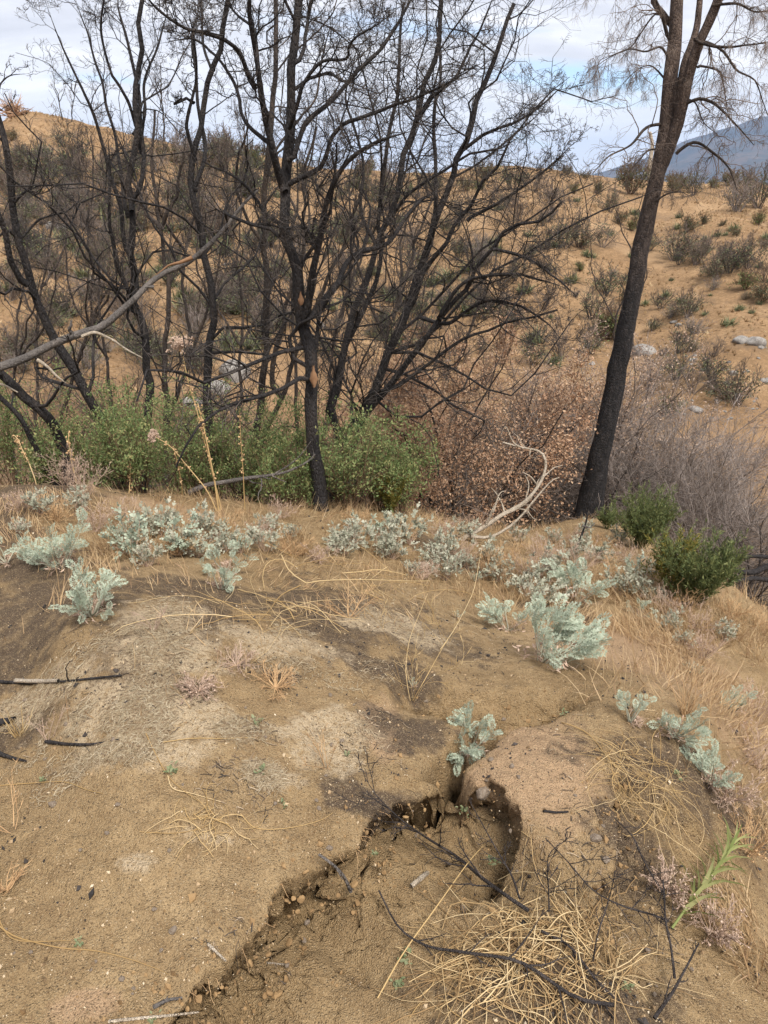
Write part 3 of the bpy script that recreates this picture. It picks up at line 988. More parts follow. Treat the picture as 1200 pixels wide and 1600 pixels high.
def pine_tree():
    T = ([(917, 818), (932, 740), (950, 650), (970, 550), (990, 450), (1010, 350), (1030, 260), (1042, 200), (1048, 120), (1055, 60), (1058, 0), (1062, -80)], 7.4, 7.7, 41, 22)
    forks = [([(1030, 268), (1060, 190), (1075, 120), (1095, 60), (1122, 0), (1150, -80)], 7.55, 7.3, 24, 15),
             ([(1052, 180), (1070, 100), (1088, 40), (1100, -60)], 7.6, 7.8, 13, 11),
             ([(1054, 44), (1035, 22), (1022, 0), (1015, -60)], 7.7, 7.9, 12, 9)]
    P0 = limb_path(T[0], T[1], T[2], 40, True, .006)
    base = P0[0].copy(); base[2] = hz(base[0], base[1])
    root = thing('burnt_pine', 'tall burnt pine with a leaning black trunk that splits near the top', 'tree', base)
    for kind, L in (('trunk', [T]), ('fork', forks)):
        for (pts, Y0, Y1, w0, w1) in L:
            n = 44
            P = limb_path(pts, Y0, Y1, n, kind == 'trunk', .006)
            f = np.linspace(0, 1, n)
            R = np.array([.41 * (w0 + (w1 - w0) * u) * mpp(p) for u, p in zip(f, P)])
            if kind == 'trunk': R = R * (1 + .4 * np.exp(-f * 16))
            V, Q = tubes(P[None], R[None], 18, .07)
            link(kind, raw_mesh(kind, V - base, Q, None, M_PINE), root)
    br = [([(1036, 195), (1010, 200), (985, 228), (950, 245), (925, 268)], 7.6, 7.2, 7, 3),
          ([(1034, 232), (1010, 235), (995, 255), (975, 275)], 7.6, 7.4, 5, 2),
          ([(1057, 240), (1085, 222), (1110, 235), (1135, 258), (1150, 300)], 7.5, 7.2, 7, 3),
          ([(1072, 162), (1095, 156), (1120, 168), (1145, 190), (1170, 215), (1180, 225)], 7.45, 7.0, 7, 3),
          ([(1088, 60), (1120, 70), (1150, 75), (1200, 66)], 7.4, 6.9, 7, 4),
          ([(1085, 62), (1115, 70), (1150, 105), (1185, 140), (1200, 180)], 7.4, 7.8, 6, 3),
          ([(1112, 8), (1150, 5), (1180, 18), (1210, 20)], 7.35, 7.0, 6, 4),
          ([(1090, 105), (1120, 112), (1130, 135), (1140, 180)], 7.4, 7.7, 5, 2),
          ([(1046, 92), (1030, 70), (1005, 80), (980, 78), (950, 92), (930, 105)], 7.65, 7.2, 5, 2),
          ([(1045, 60), (1030, 20), (1000, 50), (980, 75), (960, 85), (940, 95)], 7.65, 7.9, 5, 2),
          ([(1046, 130), (1020, 105), (995, 112), (975, 130)], 7.65, 7.9, 4, 2),
          ([(1048, 70), (1020, -10), (985, -40), (950, -30), (930, 0)], 7.65, 7.3, 6, 3),
          ([(1062, 155), (1085, 160), (1100, 190), (1120, 210)], 7.5, 7.9, 4, 2),
          ([(1120, -20), (1160, -50), (1200, -30), (1230, 20)], 7.35, 7.0, 6, 3),
          ([(1052, 380), (1040, 305), (1055, 300), (1068, 305)], 7.5, 7.3, 5, 2)]
    br[-1] = ([(1020, 318), (1040, 305), (1058, 300), (1068, 304)], 7.5, 7.3, 5, 2)
    LP = []; LR = []
    for (pts, Y0, Y1, w0, w1) in br:
        P = limb_path(pts, Y0, Y1, 20, False, .01)
        R = np.array([.4 * (w0 + (w1 * .5 - w0) * u) * mpp(p) for u, p in zip(np.linspace(0, 1, 20), P)])
        V, Q = tubes(P[None], R[None], 7, .08)
        link('branch', raw_mesh('branch', V - base, Q, None, M_BURNT), root)
        LP.append(P); LR.append(R)
    LP = np.array(LP); LR = np.array(LR)
    P1, R1 = grow(LP, LR, 13, (.3, .85), (25, 80), .30, -.10, 9, .15, 1, .42, .4, .0024)
    P2, R2 = grow(P1, R1, 7, (.35, .95), (20, 75), .30, -.16, 7, .1, 1, .55, .5, .0015)
    P3, R3 = grow(P2, R2, 3, (.3, .9), (20, 65), .28, -.2, 5, .1, 1, .7, .6, .0011)
    g = Geo(); g.add(*tubes(P1, R1, 4)); g.add(*tubes(P2, R2, 3)); g.add(*tubes(P3, R3, 3))
    link('twigs', g.mesh('twigs', M_TWIGB, base), root, kind='stuff')
    # dead needle tassels at the outer ends
    mt = P1[:, -1, 2] > at(1000, 140, 7.5)[2]
    ends = np.concatenate([P2[:, -1], P1[mt][:, -1]])
    ends = ends[ends[:, 2] > at(1000, 150, 7.5)[2]]
    N = min(len(ends), 190)
    e = ends[rng.permutation(len(ends))[:N]]
    pos = np.repeat(e, 26, 0)
    D = np.array([0, 0, -1.0]) + rng.normal(0, .42, (len(pos), 3))
    M = frames(D, rng.normal(size=(len(pos), 3)))
    V, Q, Tt = stamp([(-.5, 0, 0), (.5, 0, 0), (0, 1, 0)], None, [(0, 1, 2)], pos + rng.normal(0, .012, (len(pos), 3)), M,
                     np.stack([np.full(len(pos), .0014), rng.uniform(.06, .14, len(pos)), np.ones(len(pos))], -1))
    link('needles', Geo().add(V, Q, Tt).mesh('needles', plain('dead_needles', (.17, .135, .115), (.32, .25, .20)), base), root, kind='stuff')


pine_tree()


# ------------------------------------------------------------------ burnt trees further back
def far_tree(px, py, Y, top, w0, label, group=None, lean=0.0, m=(9, 7, 5), bark_m=M_BURNT, twig_m=M_TWIGB, forks=2, name='burnt_tree', up=.16):
    """a slimmer tree whose trunk runs from a photo point up to row TOP"""
    n = 5; H_ = py - top
    pts = [(px + lean * H_ * i / n + random.uniform(-.03, .03) * H_, py - H_ * i / n) for i in range(n + 1)]
    limbs = []
    for f in range(forks):
        i = random.randint(1, 3); s = random.choice((-1, 1))
        a = pts[i]; h2 = (a[1] - top) * random.uniform(.6, 1.0)
        limbs.append(([a, (a[0] + s * h2 * random.uniform(.12, .3), a[1] - h2 * .45), (a[0] + s * h2 * random.uniform(.15, .45), a[1] - h2)], Y, Y + random.uniform(-.6, .6), w0 * .6, w0 * .25))
    return burnt_tree(label, name, [(pts, Y, Y + .2, w0, w0 * .3)], limbs, group, m[0], m[1], m[2], 0, bark_m, twig_m, up, 6, .0032, (.22, .5), .22, .2)


G_RAV = 'slim burnt trees in the ravine behind the black oaks'
for (px, py, Y, top, w0, lean, lab) in [
        (262, 640, 8.5, 170, 15, -.06, 'slim brown burnt tree between the wavy trunk and the slim upright trunk'),
        (275, 640, 9.5, 230, 11, .10, 'thinner burnt tree leaning right behind the slim upright trunk'),
        (120, 600, 10, 210, 9, .08, 'thin burnt tree standing behind the leaning forked trunk at left'),
        (365, 610, 10, 260, 9, .05, 'thin burnt tree just right of the slim upright trunk'),
        (60, 560, 11, 280, 8, .12, 'thin burnt tree below the pale boulder on the left slope'),
        (450, 600, 9.5, 200, 10, .10, 'thin burnt tree seen right behind the thickest black trunk'),
        (520, 580, 10, 250, 10, .12, 'thin burnt tree seen between the thickest trunk and the fan of stems'),
        (600, 600, 9, 240, 12, .14, 'brown burnt tree inside the fan of stems'),
        (170, 620, 9, 330, 9, -.12, 'short burnt tree between the leaning trunk and the wavy trunk'),
        (20, 640, 9, 330, 9, .05, 'short burnt tree behind the bent trunk at the left edge')]:
    far_tree(px, py, Y, top, w0, lab, G_RAV, lean, (8, 5, 4))

G_HILL = 'small dead trees up on the far slope'
for (px, py, Y, top, w0, lean, lab) in [
        (128, 360, 27, 200, 5, -.03, 'dark dead tree standing on the left hill below the crest'),
        (253, 225, 38, 96, 4, .0, 'bare thin tree standing alone on the left skyline'),
        (96, 172, 41, 112, 2.6, -.25, 'grey twiggy shrub tree on the skyline, left of the bare thin tree'),
        (112, 174, 41, 116, 2.6, .12, 'second grey twiggy shrub tree on the skyline, nearest the bare thin tree'),
        (360, 398, 24, 255, 6, -.05, 'dark dead tree on the slope seen right of the slim upright trunk'),
        (355, 330, 30, 210, 4, .02, 'dead tree on the slope just above the tip of the leaning log'),
        (380, 240, 39, 150, 3.4, .05, 'thin dead tree on the skyline left of the thickest trunk'),
        (412, 262, 38, 190, 3, .03, 'small dead tree on the skyline behind the thickest trunk'),
        (745, 500, 18, 330, 7, .10, 'dark dead tree seen through the right part of the fan of stems'),
        (640, 430, 22, 300, 6, .05, 'dark dead tree seen through the middle of the fan of stems'),
        (985, 540, 19, 390, 6, .12, 'thin dead sapling just right of the pine trunk'),
        (960, 550, 18.5, 300, 5, .18, 'tall dead sapling hidden partly behind the pine trunk')]:
    far_tree(px, py, Y, top, w0, lab, G_HILL, lean, (8, 5, 3) if top > 250 else (9, 6, 3), M_BURNT, M_TWIGG if px in (96, 112, 253) else M_TWIGB)


# ------------------------------------------------------------------ bushes
M_RESPROUT = leafy('resprout_leaves', [(0, (.10, .15, .055)), (.4, (.18, .245, .095)), (.75, (.28, .325, .135)), (1, (.42, .38, .17))], .42)
M_RUST = leafy('rusty_dead_leaves', [(0, (.28, .16, .095)), (.5, (.43, .265, .165)), (1, (.53, .38, .255))], .25)
M_BROWNLEAF = leafy('dull_dead_leaves', [(0, (.28, .19, .14)), (.5, (.40, .28, .205)), (1, (.50, .38, .29))], .25)
M_DKGREEN = leafy('evergreen_sprigs', [(0, (.075, .100, .040)), (.5, (.125, .155, .058)), (1, (.21, .22, .085))], .2)
M_YGREEN = leafy('yellow_green_sprigs', [(0, (.10, .12, .03)), (.5, (.20, .19, .045)), (1, (.36, .27, .07))], .3)
M_STEM = plain('brown_stems', (.10, .065, .04), (.20, .13, .08))


def shoots(base, n, h, spread, kink=.12, npts=8, up=.06, r=.006, tilt=None):
    a = rng.uniform(0, 6.283, n); s = np.sqrt(rng.random(n)) * spread
    d = np.stack([np.cos(a) * s, np.sin(a) * s, np.ones(n)], -1)
    if tilt is not None: d = d + np.asarray(tilt)
    d = nrm(d)
    L = h * rng.uniform(.55, 1.0, n)
    P = np.empty((n, npts, 3))
    P[:, 0] = np.asarray(base) + np.stack([np.cos(a), np.sin(a), 0 * a], -1) * (rng.random((n, 1)) * .10 * h)
    for i in range(1, npts):
        d = nrm(d + rng.normal(0, kink, (n, 3)) + np.array([0, 0, up]))
        P[:, i] = P[:, i - 1] + d * (L / (npts - 1))[:, None]
    R = r * rng.uniform(.6, 1, (n, 1)) * np.linspace(1, .35, npts)
    return P, R


def leaves_on(P, N, size, spread, tmpl=LEAF_S, wide=.5, upness=.5):
    p, tg = along(P, N)
    D = nrm(rng.normal(size=(N, 3)) + tg * .8 + np.array([0, 0, upness]))
    M = frames(D, rng.normal(size=(N, 3)) + np.array([0, 0, 1.2]))
    s = size * rng.uniform(.6, 1.25, N)
    return stamp(*tmpl, p + rng.normal(0, spread, (N, 3)), M, np.stack([s * wide * 1.6, s, s], -1))


def leaf_bush(name, label, cat, px, py, Y, h, nst, spread, nleaf, leaf_m, size, group=None, stem_m=M_STEM, sub=(7, 5), base=None, wide=.5, tilt=None, sc=.02):
    if base is None:
        q = at(px, py, Y); base = np.array([q[0], q[1], hz(q[0], q[1])])
    root = thing(name, label, cat, base, group)
    P, R = shoots(base - np.array([0, 0, .03]), nst, h, spread, tilt=tilt)
    P1, R1 = grow(P, R, sub[0], (.25, .55), (25, 70), .2, .1, 4, .2, 1, .6, .5, .0014)
    P2, R2 = grow(P1, R1, sub[1], (.35, .8), (25, 70), .2, .1, 3, .1, 1, .7, .5, .001)
    g = Geo(); g.add(*tubes(P[:, ::2], R[:, ::2], 3)); g.add(*tubes(P1, R1, 3)); g.add(*tubes(P2, R2, 3))
    link('stems', g.mesh('stems', stem_m, base), root, kind='stuff')
    V, Q, T = leaves_on(np.concatenate([P1[:, -3:], P2]), nleaf, size, sc, wide=wide)
    link('foliage', Geo().add(V, Q, T).mesh('foliage', leaf_m, base, False), root, kind='stuff')
    return root


G_RES = 'green resprouts round the feet of the burnt oaks'
for (px, Y, h, n, lab) in [
        (20, 5.0, .62, 26, 'green resprouting bush at the left edge under the bent trunk'),
        (105, 5.3, .66, 26, 'green resprouting bush at the foot of the leaning forked trunk'),
        (185, 5.2, .72, 28, 'green resprouting bush just left of the wavy trunk'),
        (215, 4.75, .52, 26, 'low green resprouting bush in front of the wavy trunk, nearest the pale weed stalks'),
        (285, 5.5, .72, 28, 'green resprouting bush between the wavy trunk and the slim upright trunk'),
        (355, 5.5, .70, 26, 'green resprouting bush at the foot of the slim upright trunk'),
        (425, 5.4, .74, 28, 'green resprouting bush at the foot of the paired brown stems'),
        (455, 4.9, .50, 24, 'green resprouting bush hugging the left side of the thickest black trunk'),
        (545, 4.95, .60, 30, 'green resprouting bush hugging the right side of the thickest black trunk'),
        (590, 5.4, .70, 26, 'green resprouting bush below the fan of stems'),
        (625, 5.2, .45, 20, 'green resprouting bush at the right end of the row, below the rusty trees'),
        (300, 6.4, .90, 26, 'taller green resprout rising behind the row, left of the slim upright trunk'),
        (130, 6.3, .95, 26, 'taller green resprout rising behind the row, by the leaning forked trunk'),
        (480, 6.2, .90, 26, 'taller green resprout rising behind the thickest black trunk')]:
    leaf_bush('resprouting_bush', lab, 'bush', px, 760, Y, h * rng.uniform(1.15, 1.75), n, rng.uniform(.45, .8), 4600, M_RESPROUT, .025, G_RES, sub=(5, 4))

# ------------------------------------------------------------------ dead thickets in the ravine
def thicket(name, label, px, py, Y, h, n, spread, sub, twig_m, r=.012, leaves=0, leaf_m=None, size=.04, group=None, up=.03, kink=.16, droop=.02, tr=.0028, cat='shrub', tilt=None, lsc=.04):
    q = at(px, py, Y); base = np.array([q[0], q[1], hz(q[0], q[1])])
    root = thing(name, label, cat, base, group)
    P, R = shoots(base - np.array([0, 0, .05]), n, h, spread, kink, 10, up, r, tilt)
    P1, R1 = grow(P, R, sub[0], (.3, .7), (18, 55), kink * 1.2, droop, 5, .15, 1, .5, .4, tr * 1.3)
    P2, R2 = grow(P1, R1, sub[1], (.3, .8), (20, 60), kink * 1.3, droop, 3, .1, 1, .6, .5, tr)
    g = Geo(); g.add(*tubes(P, R, 4))
    link('stems', g.mesh('stems', M_BURNT if twig_m is not M_TWIGG else M_TWIGB, base), root, kind='stuff')
    g = Geo(); g.add(*tubes(P1, R1, 3)); g.add(*tubes(P2, R2, 3))
    link('twigs', g.mesh('twigs', twig_m, base), root, kind='stuff')
    if leaves:
        V, Q, T = leaves_on(np.concatenate([P2, P2, P1[:, -5:]]) if False else P2, leaves, size, lsc, wide=.6, upness=-.2)
        link('foliage', Geo().add(V, Q, T).mesh('foliage', leaf_m, base, False), root, kind='stuff')
    return root


G_RUST = 'scorched trees with rusty dead leaves in the ravine'
thicket('scorched_tree', 'rusty leaved scorched tree beneath the right-hand branches of the stem fan', 700, 790, 7.6, 2.7, 12, .6, (11, 8), M_TWIGB, .024, 22000, M_RUST, .036, G_RUST, cat='tree')
thicket('scorched_tree', 'smaller rusty leaved scorched tree on the right side of the rusty clump', 775, 760, 9.2, 2.9, 11, .6, (12, 8), M_TWIGB, .020, 15000, M_RUST, .036, G_RUST, cat='tree')
thicket('scorched_tree', 'rusty leaved scorched tree half hidden behind the stem fan', 625, 750, 8.6, 2.8, 10, .6, (11, 8), M_TWIGB, .020, 15000, M_RUST, .036, G_RUST, cat='tree')
thicket('scorched_tree', 'dull brown leaved scorched tree between the rusty clump and the pine', 850, 740, 10.0, 2.9, 11, .65, (12, 8), M_TWIGG, .020, 6500, M_BROWNLEAF, .036, G_RUST, cat='tree')
thicket('scorched_tree', 'dull brown leaved scorched shrub just right of the pine trunk', 985, 720, 10.5, 2.9, 11, .6, (11, 8), M_TWIGG, .020, 5200, M_BROWNLEAF, .036, G_RUST, cat='tree')

G_GREY = 'grey dead shrubs filling the ravine'
for (px, py, Y, h, n, lab) in [
        (800, 800, 8.4, 1.25, 22, 'grey dead twiggy shrub right behind the bleached dead branch'),
        (862, 790, 9.2, 1.5, 22, 'grey dead twiggy shrub touching the left side of the pine trunk'),
        (975, 800, 8.9, 1.3, 24, 'grey dead twiggy shrub just right of the foot of the pine'),
        (1050, 790, 8.0, 1.35, 26, 'pale grey dead shrub with combed branches behind the round green shrub'),
        (1120, 780, 7.6, 1.4, 26, 'grey dead shrub above the spreading green broom'),
        (1190, 790, 7.0, 1.5, 22, 'grey dead shrub at the right edge of the ravine'),
        (1080, 720, 10.5, 1.6, 22, 'grey dead shrub further back in the ravine, right of the pine'),
        (1170, 700, 11, 1.6, 22, 'grey dead shrub furthest back at the right edge'),
        (930, 720, 11, 1.6, 20, 'grey dead shrub behind the pine trunk'),
        (720, 720, 10.5, 1.5, 20, 'grey dead shrub behind the rusty trees')]:
    thicket('dead_shrub', lab, px, py, Y, h * 1.5, n + 4, .85, (10, 8), M_TWIGG, .009, 0, group=G_GREY, up=-.01, droop=-.02, tr=.0022, kink=.15)
for (px, py, Y, h, n, lab) in [
        (905, 780, 9.0, 1.9, 14, 'dark brown dead shrub right behind the foot of the pine'),
        (1010, 770, 9.6, 1.9, 16, 'dark brown dead shrub behind the round green shrub'),
        (1100, 760, 9.2, 2.0, 16, 'dark brown dead shrub in the middle of the right-hand thicket'),
        (1160, 790, 8.4, 1.8, 14, 'dark brown dead shrub near the right edge of the thicket'),
        (800, 760, 9.8, 2.0, 14, 'dark brown dead shrub between the rusty trees and the pine'),
        (690, 760, 9.6, 2.0, 12, 'dark brown dead shrub low behind the rusty trees')]:
    thicket('dead_shrub', lab, px, py, Y, h, n, .85, (10, 8), M_TWIGB, .016, 0, group='dark dead shrubs in the ravine', up=.0, droop=-.01, tr=.0024, kink=.17)
G_BLK = 'black burnt shrubs in the ravine'
for (px, py, Y, h, n, lab) in [
        (1165, 860, 6.3, 1.0, 12, 'black burnt shrub with thick crooked stems by the right edge'),
        (940, 815, 7.9, .9, 10, 'black burnt shrub stems at the foot of the pine'),
        (60, 640, 7.5, 1.3, 14, 'black burnt shrub behind the green bushes at far left'),
        (250, 640, 7.6, 1.3, 14, 'black burnt shrub behind the wavy trunk'),
        (390, 650, 7.8, 1.3, 12, 'black burnt shrub between the slim trunk and the paired stems'),
        (470, 640, 8, 1.2, 12, 'black burnt shrub behind the thickest black trunk'),
        (160, 560, 11, 1.6, 14, 'dark burnt shrub on the lower far slope, left of the wavy trunk'),
        (330, 560, 11.5, 1.6, 14, 'dark burnt shrub on the lower far slope, behind the slim trunk'),
        (30, 540, 12, 1.5, 14, 'dark burnt shrub on the lower far slope at the left edge'),
        (560, 600, 11, 1.5, 12, 'dark burnt shrub on the lower far slope, inside the stem fan')]:
    thicket('burnt_shrub', lab, px, py, Y, h * 1.35, n, .8, (8, 6), M_TWIGB if Y > 10 else M_TWIG, .014, group=G_BLK, kink=.2, tr=.0026)

# ------------------------------------------------------------------ green shrubs on the right
def broom(label, px, py, Y, h, n, spread, leaf_m, nleaf, name='green_shrub', group=None, tilt=None):
    base = gp(px, py)
    root = thing(name, label, 'shrub', base, group)
    P, R = shoots(base, n, h, spread, .07, 7, .02, .003, tilt)
    P1, R1 = grow(P, R, 7, (.3, .6), (12, 35), .1, .12, 5, .2, 1, .6, .5, .0013)
    g = Geo(); g.add(*tubes(P, R, 3)); g.add(*tubes(P1, R1, 3))
    link('stems', g.mesh('stems', leaf_m, base), root, kind='stuff')
    p, tg = along(np.concatenate([P1]), nleaf)
    D = nrm(tg + rng.normal(0, .55, tg.shape)); M = frames(D, rng.normal(size=D.shape))
    s = rng.uniform(.02, .04, nleaf)
    link('foliage', Geo().add(*stamp(*LEAF_S, p, M, np.stack([s * .35, s, s], -1))).mesh('foliage', leaf_m, base, False), root, kind='stuff')


broom('round dense green shrub just right of the foot of the pine', 1000, 856, 6.6, .52, 100, .6, M_DKGREEN, 8000)
broom('low green shrub just behind and left of the round dense one', 948, 826, 7.6, .22, 26, .7, M_DKGREEN, 1400)
broom('green shrub half hidden behind the bleached dead branch', 790, 805, 7.4, .5, 50, .6, M_DKGREEN, 3000)
broom('spreading olive green broom shrub under the black crooked stems at right', 1085, 940, 5.0, .46, 110, .75, M_DKGREEN, 8000)
broom('small upright olive broom beside the spreading one', 1045, 925, 5.4, .42, 40, .5, M_YGREEN, 2000)
broom('yellow green broom weed at the right foot of the green bush row', 610, 800, 4.95, .34, 40, .5, M_YGREEN, 2000)
broom('yellow stemmed weed in front of the leaning forked trunk', 165, 755, 4.7, .55, 16, .25, M_YGREEN, 260, name='weed')


# ------------------------------------------------------------------ the far hillside: rocks, tufts, shrubs
def rock_material(name, a, b, c):
    m, t = material(name)
    tcx = t.n('TexCoord')
    n1 = t.noise(tcx.outputs['Object'], 2.5, 6, .65, .4)
    n2 = t.noise(tcx.outputs['Object'], 14, 5, .7)
    col = t.mix(t.ramp(n1, [(.38, 0.0), (.62, 1.0)]), a, b)
    col = t.mix(t.ramp(n2, [(.52, 0.0), (.68, .8)]), col, c)
    finish(t, col, .9, n2, .7, .03)
    return m


M_ROCK = rock_material('pale_granite', (.20, .185, .17), (.34, .32, .295), (.12, .105, .095))
M_STONE = rock_material('brown_stone', (.24, .18, .13), (.40, .33, .26), (.12, .09, .07))


def rock_mesh(name, seed, mat, sub=3, flat=.7, facets=8):
    import bmesh
    bm = bmesh.new()
    bmesh.ops.create_icosphere(bm, subdivisions=sub, radius=1)
    r_ = np.random.default_rng(seed)
    dirs = nrm(r_.normal(size=(facets, 3))); ds = r_.uniform(.55, .9, facets)
    for v in bm.verts:
        p = np.array(v.co)
        for d, h in zip(dirs, ds):
            e = p @ d - h
            if e > 0: p = p - d * e * .85
        p = p * (1 + .10 * float(vnoise([p[0] * 2.2 + seed], [p[1] * 2.2], [p[2] * 2.2], seed)[0]))
        p[2] *= flat
        v.co = p
    me = bpy.data.meshes.new(name); bm.to_mesh(me); bm.free()
    for p in me.polygons: p.use_smooth = sub > 2
    me.materials.append(mat)
    return me


ROCKS = [rock_mesh('boulder', s, M_ROCK, 3, f) for s, f in ((1, .7), (2, .6), (3, .8), (4, .65))]


def boulder(px, py, wpx, label, group=None, k=0, asp=1.0):
    p = gp(px, py)
    if p is None or label is None: return
    s = wpx * mpp(p) * .5
    o = link('boulder', ROCKS[k % 4], None, Vector(p) - Vector((0, 0, s * .12)))
    o.scale = (s * asp, s, s * (.9 + .2 * ((k * 7) % 3) / 2))
    o.rotation_euler = (0.1 * (k % 3), 0.08 * (k % 4), k * 1.7)
    tag(o, label, 'rock', group)
    return o


for i, a in enumerate([
        (90, 356, 44, 'pale layered boulder on the left hillside, right of the leaning forked trunk'),
        (104, 372, 26, 'small pale rock just below the boulder on the left hillside'),
        (366, 585, 58, 'broad grey boulder in the ravine seen right of the slim upright trunk'),
        (335, 606, 50, 'grey rock beside the broad boulder, touching the slim upright trunk'),
        (300, 630, 46, 'grey rock low in the ravine left of the slim upright trunk'),
        (500, 508, 22, 'small white rock seen just right of the scarred thick trunk'),
        (1004, 552, 46, 'grey boulder partly hidden behind the lower pine trunk'),
        (1160, 532, 28, 'left one of the pair of pale round boulders near the right edge'),
        (1180, 534, 34, 'right one of the pair of pale round boulders near the right edge'),
        (1053, 503, 12, 'small white rock above the lower grey green shrub right of the pine'),
        (1060, 508, 10, 'smaller white rock beside the one right of the pine'),
        (1189, 543, 11, 'small white rock just below the pair of round boulders'),
        (1083, 562, 14, 'small white rock midway between pine and the paired boulders'),
        (1102, 577, 14, 'pale stone on the slope left of the white upright stone'),
        (1146, 584, 14, 'white upright stone on the slope below the paired boulders'),
        (1136, 600, 15, 'grey stone right below the white upright stone'),
        (1196, 594, 18, 'pale rock at the very right edge of the slope'),
        (1110, 612, 10, 'small white stone lowest of the row on the right slope'),
        (1150, 620, 22, 'grey rock lowest on the right slope above the dead shrubs'),
        (1088, 640, 24, 'grey rock among the dead shrubs right of the pine'),
        (700, 564, 10, 'small white stone behind the rusty trees'),
        (925, 568, 14, 'pale rock close to the left side of the pine trunk'),
        (55, 395, 12, 'small pale stone below the boulder on the left hillside'),
        (120, 400, 10, 'tiny pale stone right below the boulder on the left hillside')]):
    boulder(a[0], a[1], a[2], a[3], None, i)
for i in range(46):
    px, py = rng.uniform(1020, 1200), rng.uniform(540, 660)
    boulder(px, py, rng.uniform(3.5, 8), say('small white stone', px, py, FAR_MARKS), 'small white stones on the right slope', i)
for i in range(30):
    px, py = rng.uniform(0, 420), rng.uniform(380, 600)
    boulder(px, py, rng.uniform(3.5, 9), say('small pale stone', px, py, FAR_MARKS), 'small pale stones on the left slope', i)

M_YUCCA = leafy('yucca_blades', [(0, (.085, .105, .055)), (.5, (.14, .165, .085)), (1, (.24, .23, .12))], .15)
M_SAGEG = leafy('grey_green_leaves', [(0, (.075, .080, .048)), (.5, (.125, .13, .075)), (1, (.20, .19, .11))], .2)
M_STRAW = leafy('straw', [(0, (.38, .25, .11)), (.5, (.58, .41, .19)), (1, (.70, .55, .32))], .3)


def yucca(seed):
    n = 90
    D = nrm(np.stack([rng.normal(0, .75, n), rng.normal(0, .75, n), rng.uniform(.25, 1.2, n)], -1))
    M = frames(D, np.tile([0, 0, 1.0], (n, 1)) + rng.normal(0, .2, (n, 3)))
    s = rng.uniform(.4, .75, n)
    pos = np.stack([rng.normal(0, .16, n), rng.normal(0, .16, n), rng.uniform(-.06, .04, n)], -1)
    return Geo().add(*stamp(*BLADE, pos, M, np.stack([np.full(n, .06), s, s], -1)))


def proto_yucca(i):
    r = link('green_tuft', None)
    link('blades', yucca(i).mesh('blades', M_YUCCA, smooth=False), r, kind='stuff')
    if i % 2:
        P, R = shoots((0, 0, 0), 10, 1.0, .5, .10, 6, .05, .016)
        P1, R1 = grow(P, R, 4, (.25, .5), (20, 55), .2, .05, 5, .3, 1, .6, .5, .007)
        link('twigs', Geo().add(*tubes(P, R, 4)).add(*tubes(P1, R1, 3)).mesh('twigs', M_TWIG), r, kind='stuff')
    return r


def proto_shrub(i, tm, lm, nl, h=1.0, n=18, tr=.0048):
    r = link('hill_shrub', None)
    P, R = shoots((0, 0, 0), n, h, .75, .16, 7, .03, .014)
    P1, R1 = grow(P, R, 7, (.3, .65), (20, 60), .2, .05, 5, .2, 1, .6, .5, tr * 1.2)
    P2, R2 = grow(P1, R1, 4, (.35, .8), (20, 60), .2, .05, 4, .15, 1, .7, .6, tr)
    link('twigs', Geo().add(*tubes(P, R, 4)).add(*tubes(P1, R1, 3)).add(*tubes(P2, R2, 3)).mesh('twigs', tm), r, kind='stuff')
    if nl:
        V, Q, T = leaves_on(P1, nl, .07, .05, wide=.5)
        V = V * np.array([1, 1, .75])
        link('foliage', Geo().add(V, Q, T).mesh('foliage', lm, smooth=False), r, kind='stuff')
    return r


PR = {'yucca': [proto_yucca(i) for i in range(4)],
      'green': [proto_shrub(i, M_STEM, M_DKGREEN if i % 2 else M_SAGEG, 700, .75) for i in range(3)],
      'grey': [proto_shrub(i, M_TWIGB if i else M_TWIGG, M_SAGEG, 200 + 260 * i, 1.0) for i in range(3)],
      'burnt': [proto_shrub(i, M_TWIG if i else M_TWIGB, M_YUCCA, 260 * i, 1.15, 14) for i in range(3)]}
NAMES = {'yucca': 'green_tuft', 'green': 'green_shrub', 'grey': 'grey_shrub', 'burnt': 'burnt_shrub'}
_used = set()


def hill(kind, px, py, wpx, label, group=None):
    p = g0(px, py)
    if p is None: return
    z = hz(p[0], p[1])
    L = PR[kind]; i = int(rng.integers(0, len(L)))
    src = L[i]
    sc = wpx * mpp(p) / {'yucca': 1.15, 'green': 1.0, 'grey': 1.25, 'burnt': 1.35}[kind]
    o = dup(src, (p[0], p[1], z - .02), rng.uniform(0, 6.28), sc)
    o.name = NAMES[kind]
    o.scale = (sc, sc, sc * rng.uniform(.85, 1.2))
    tag(o, label, 'shrub', group)


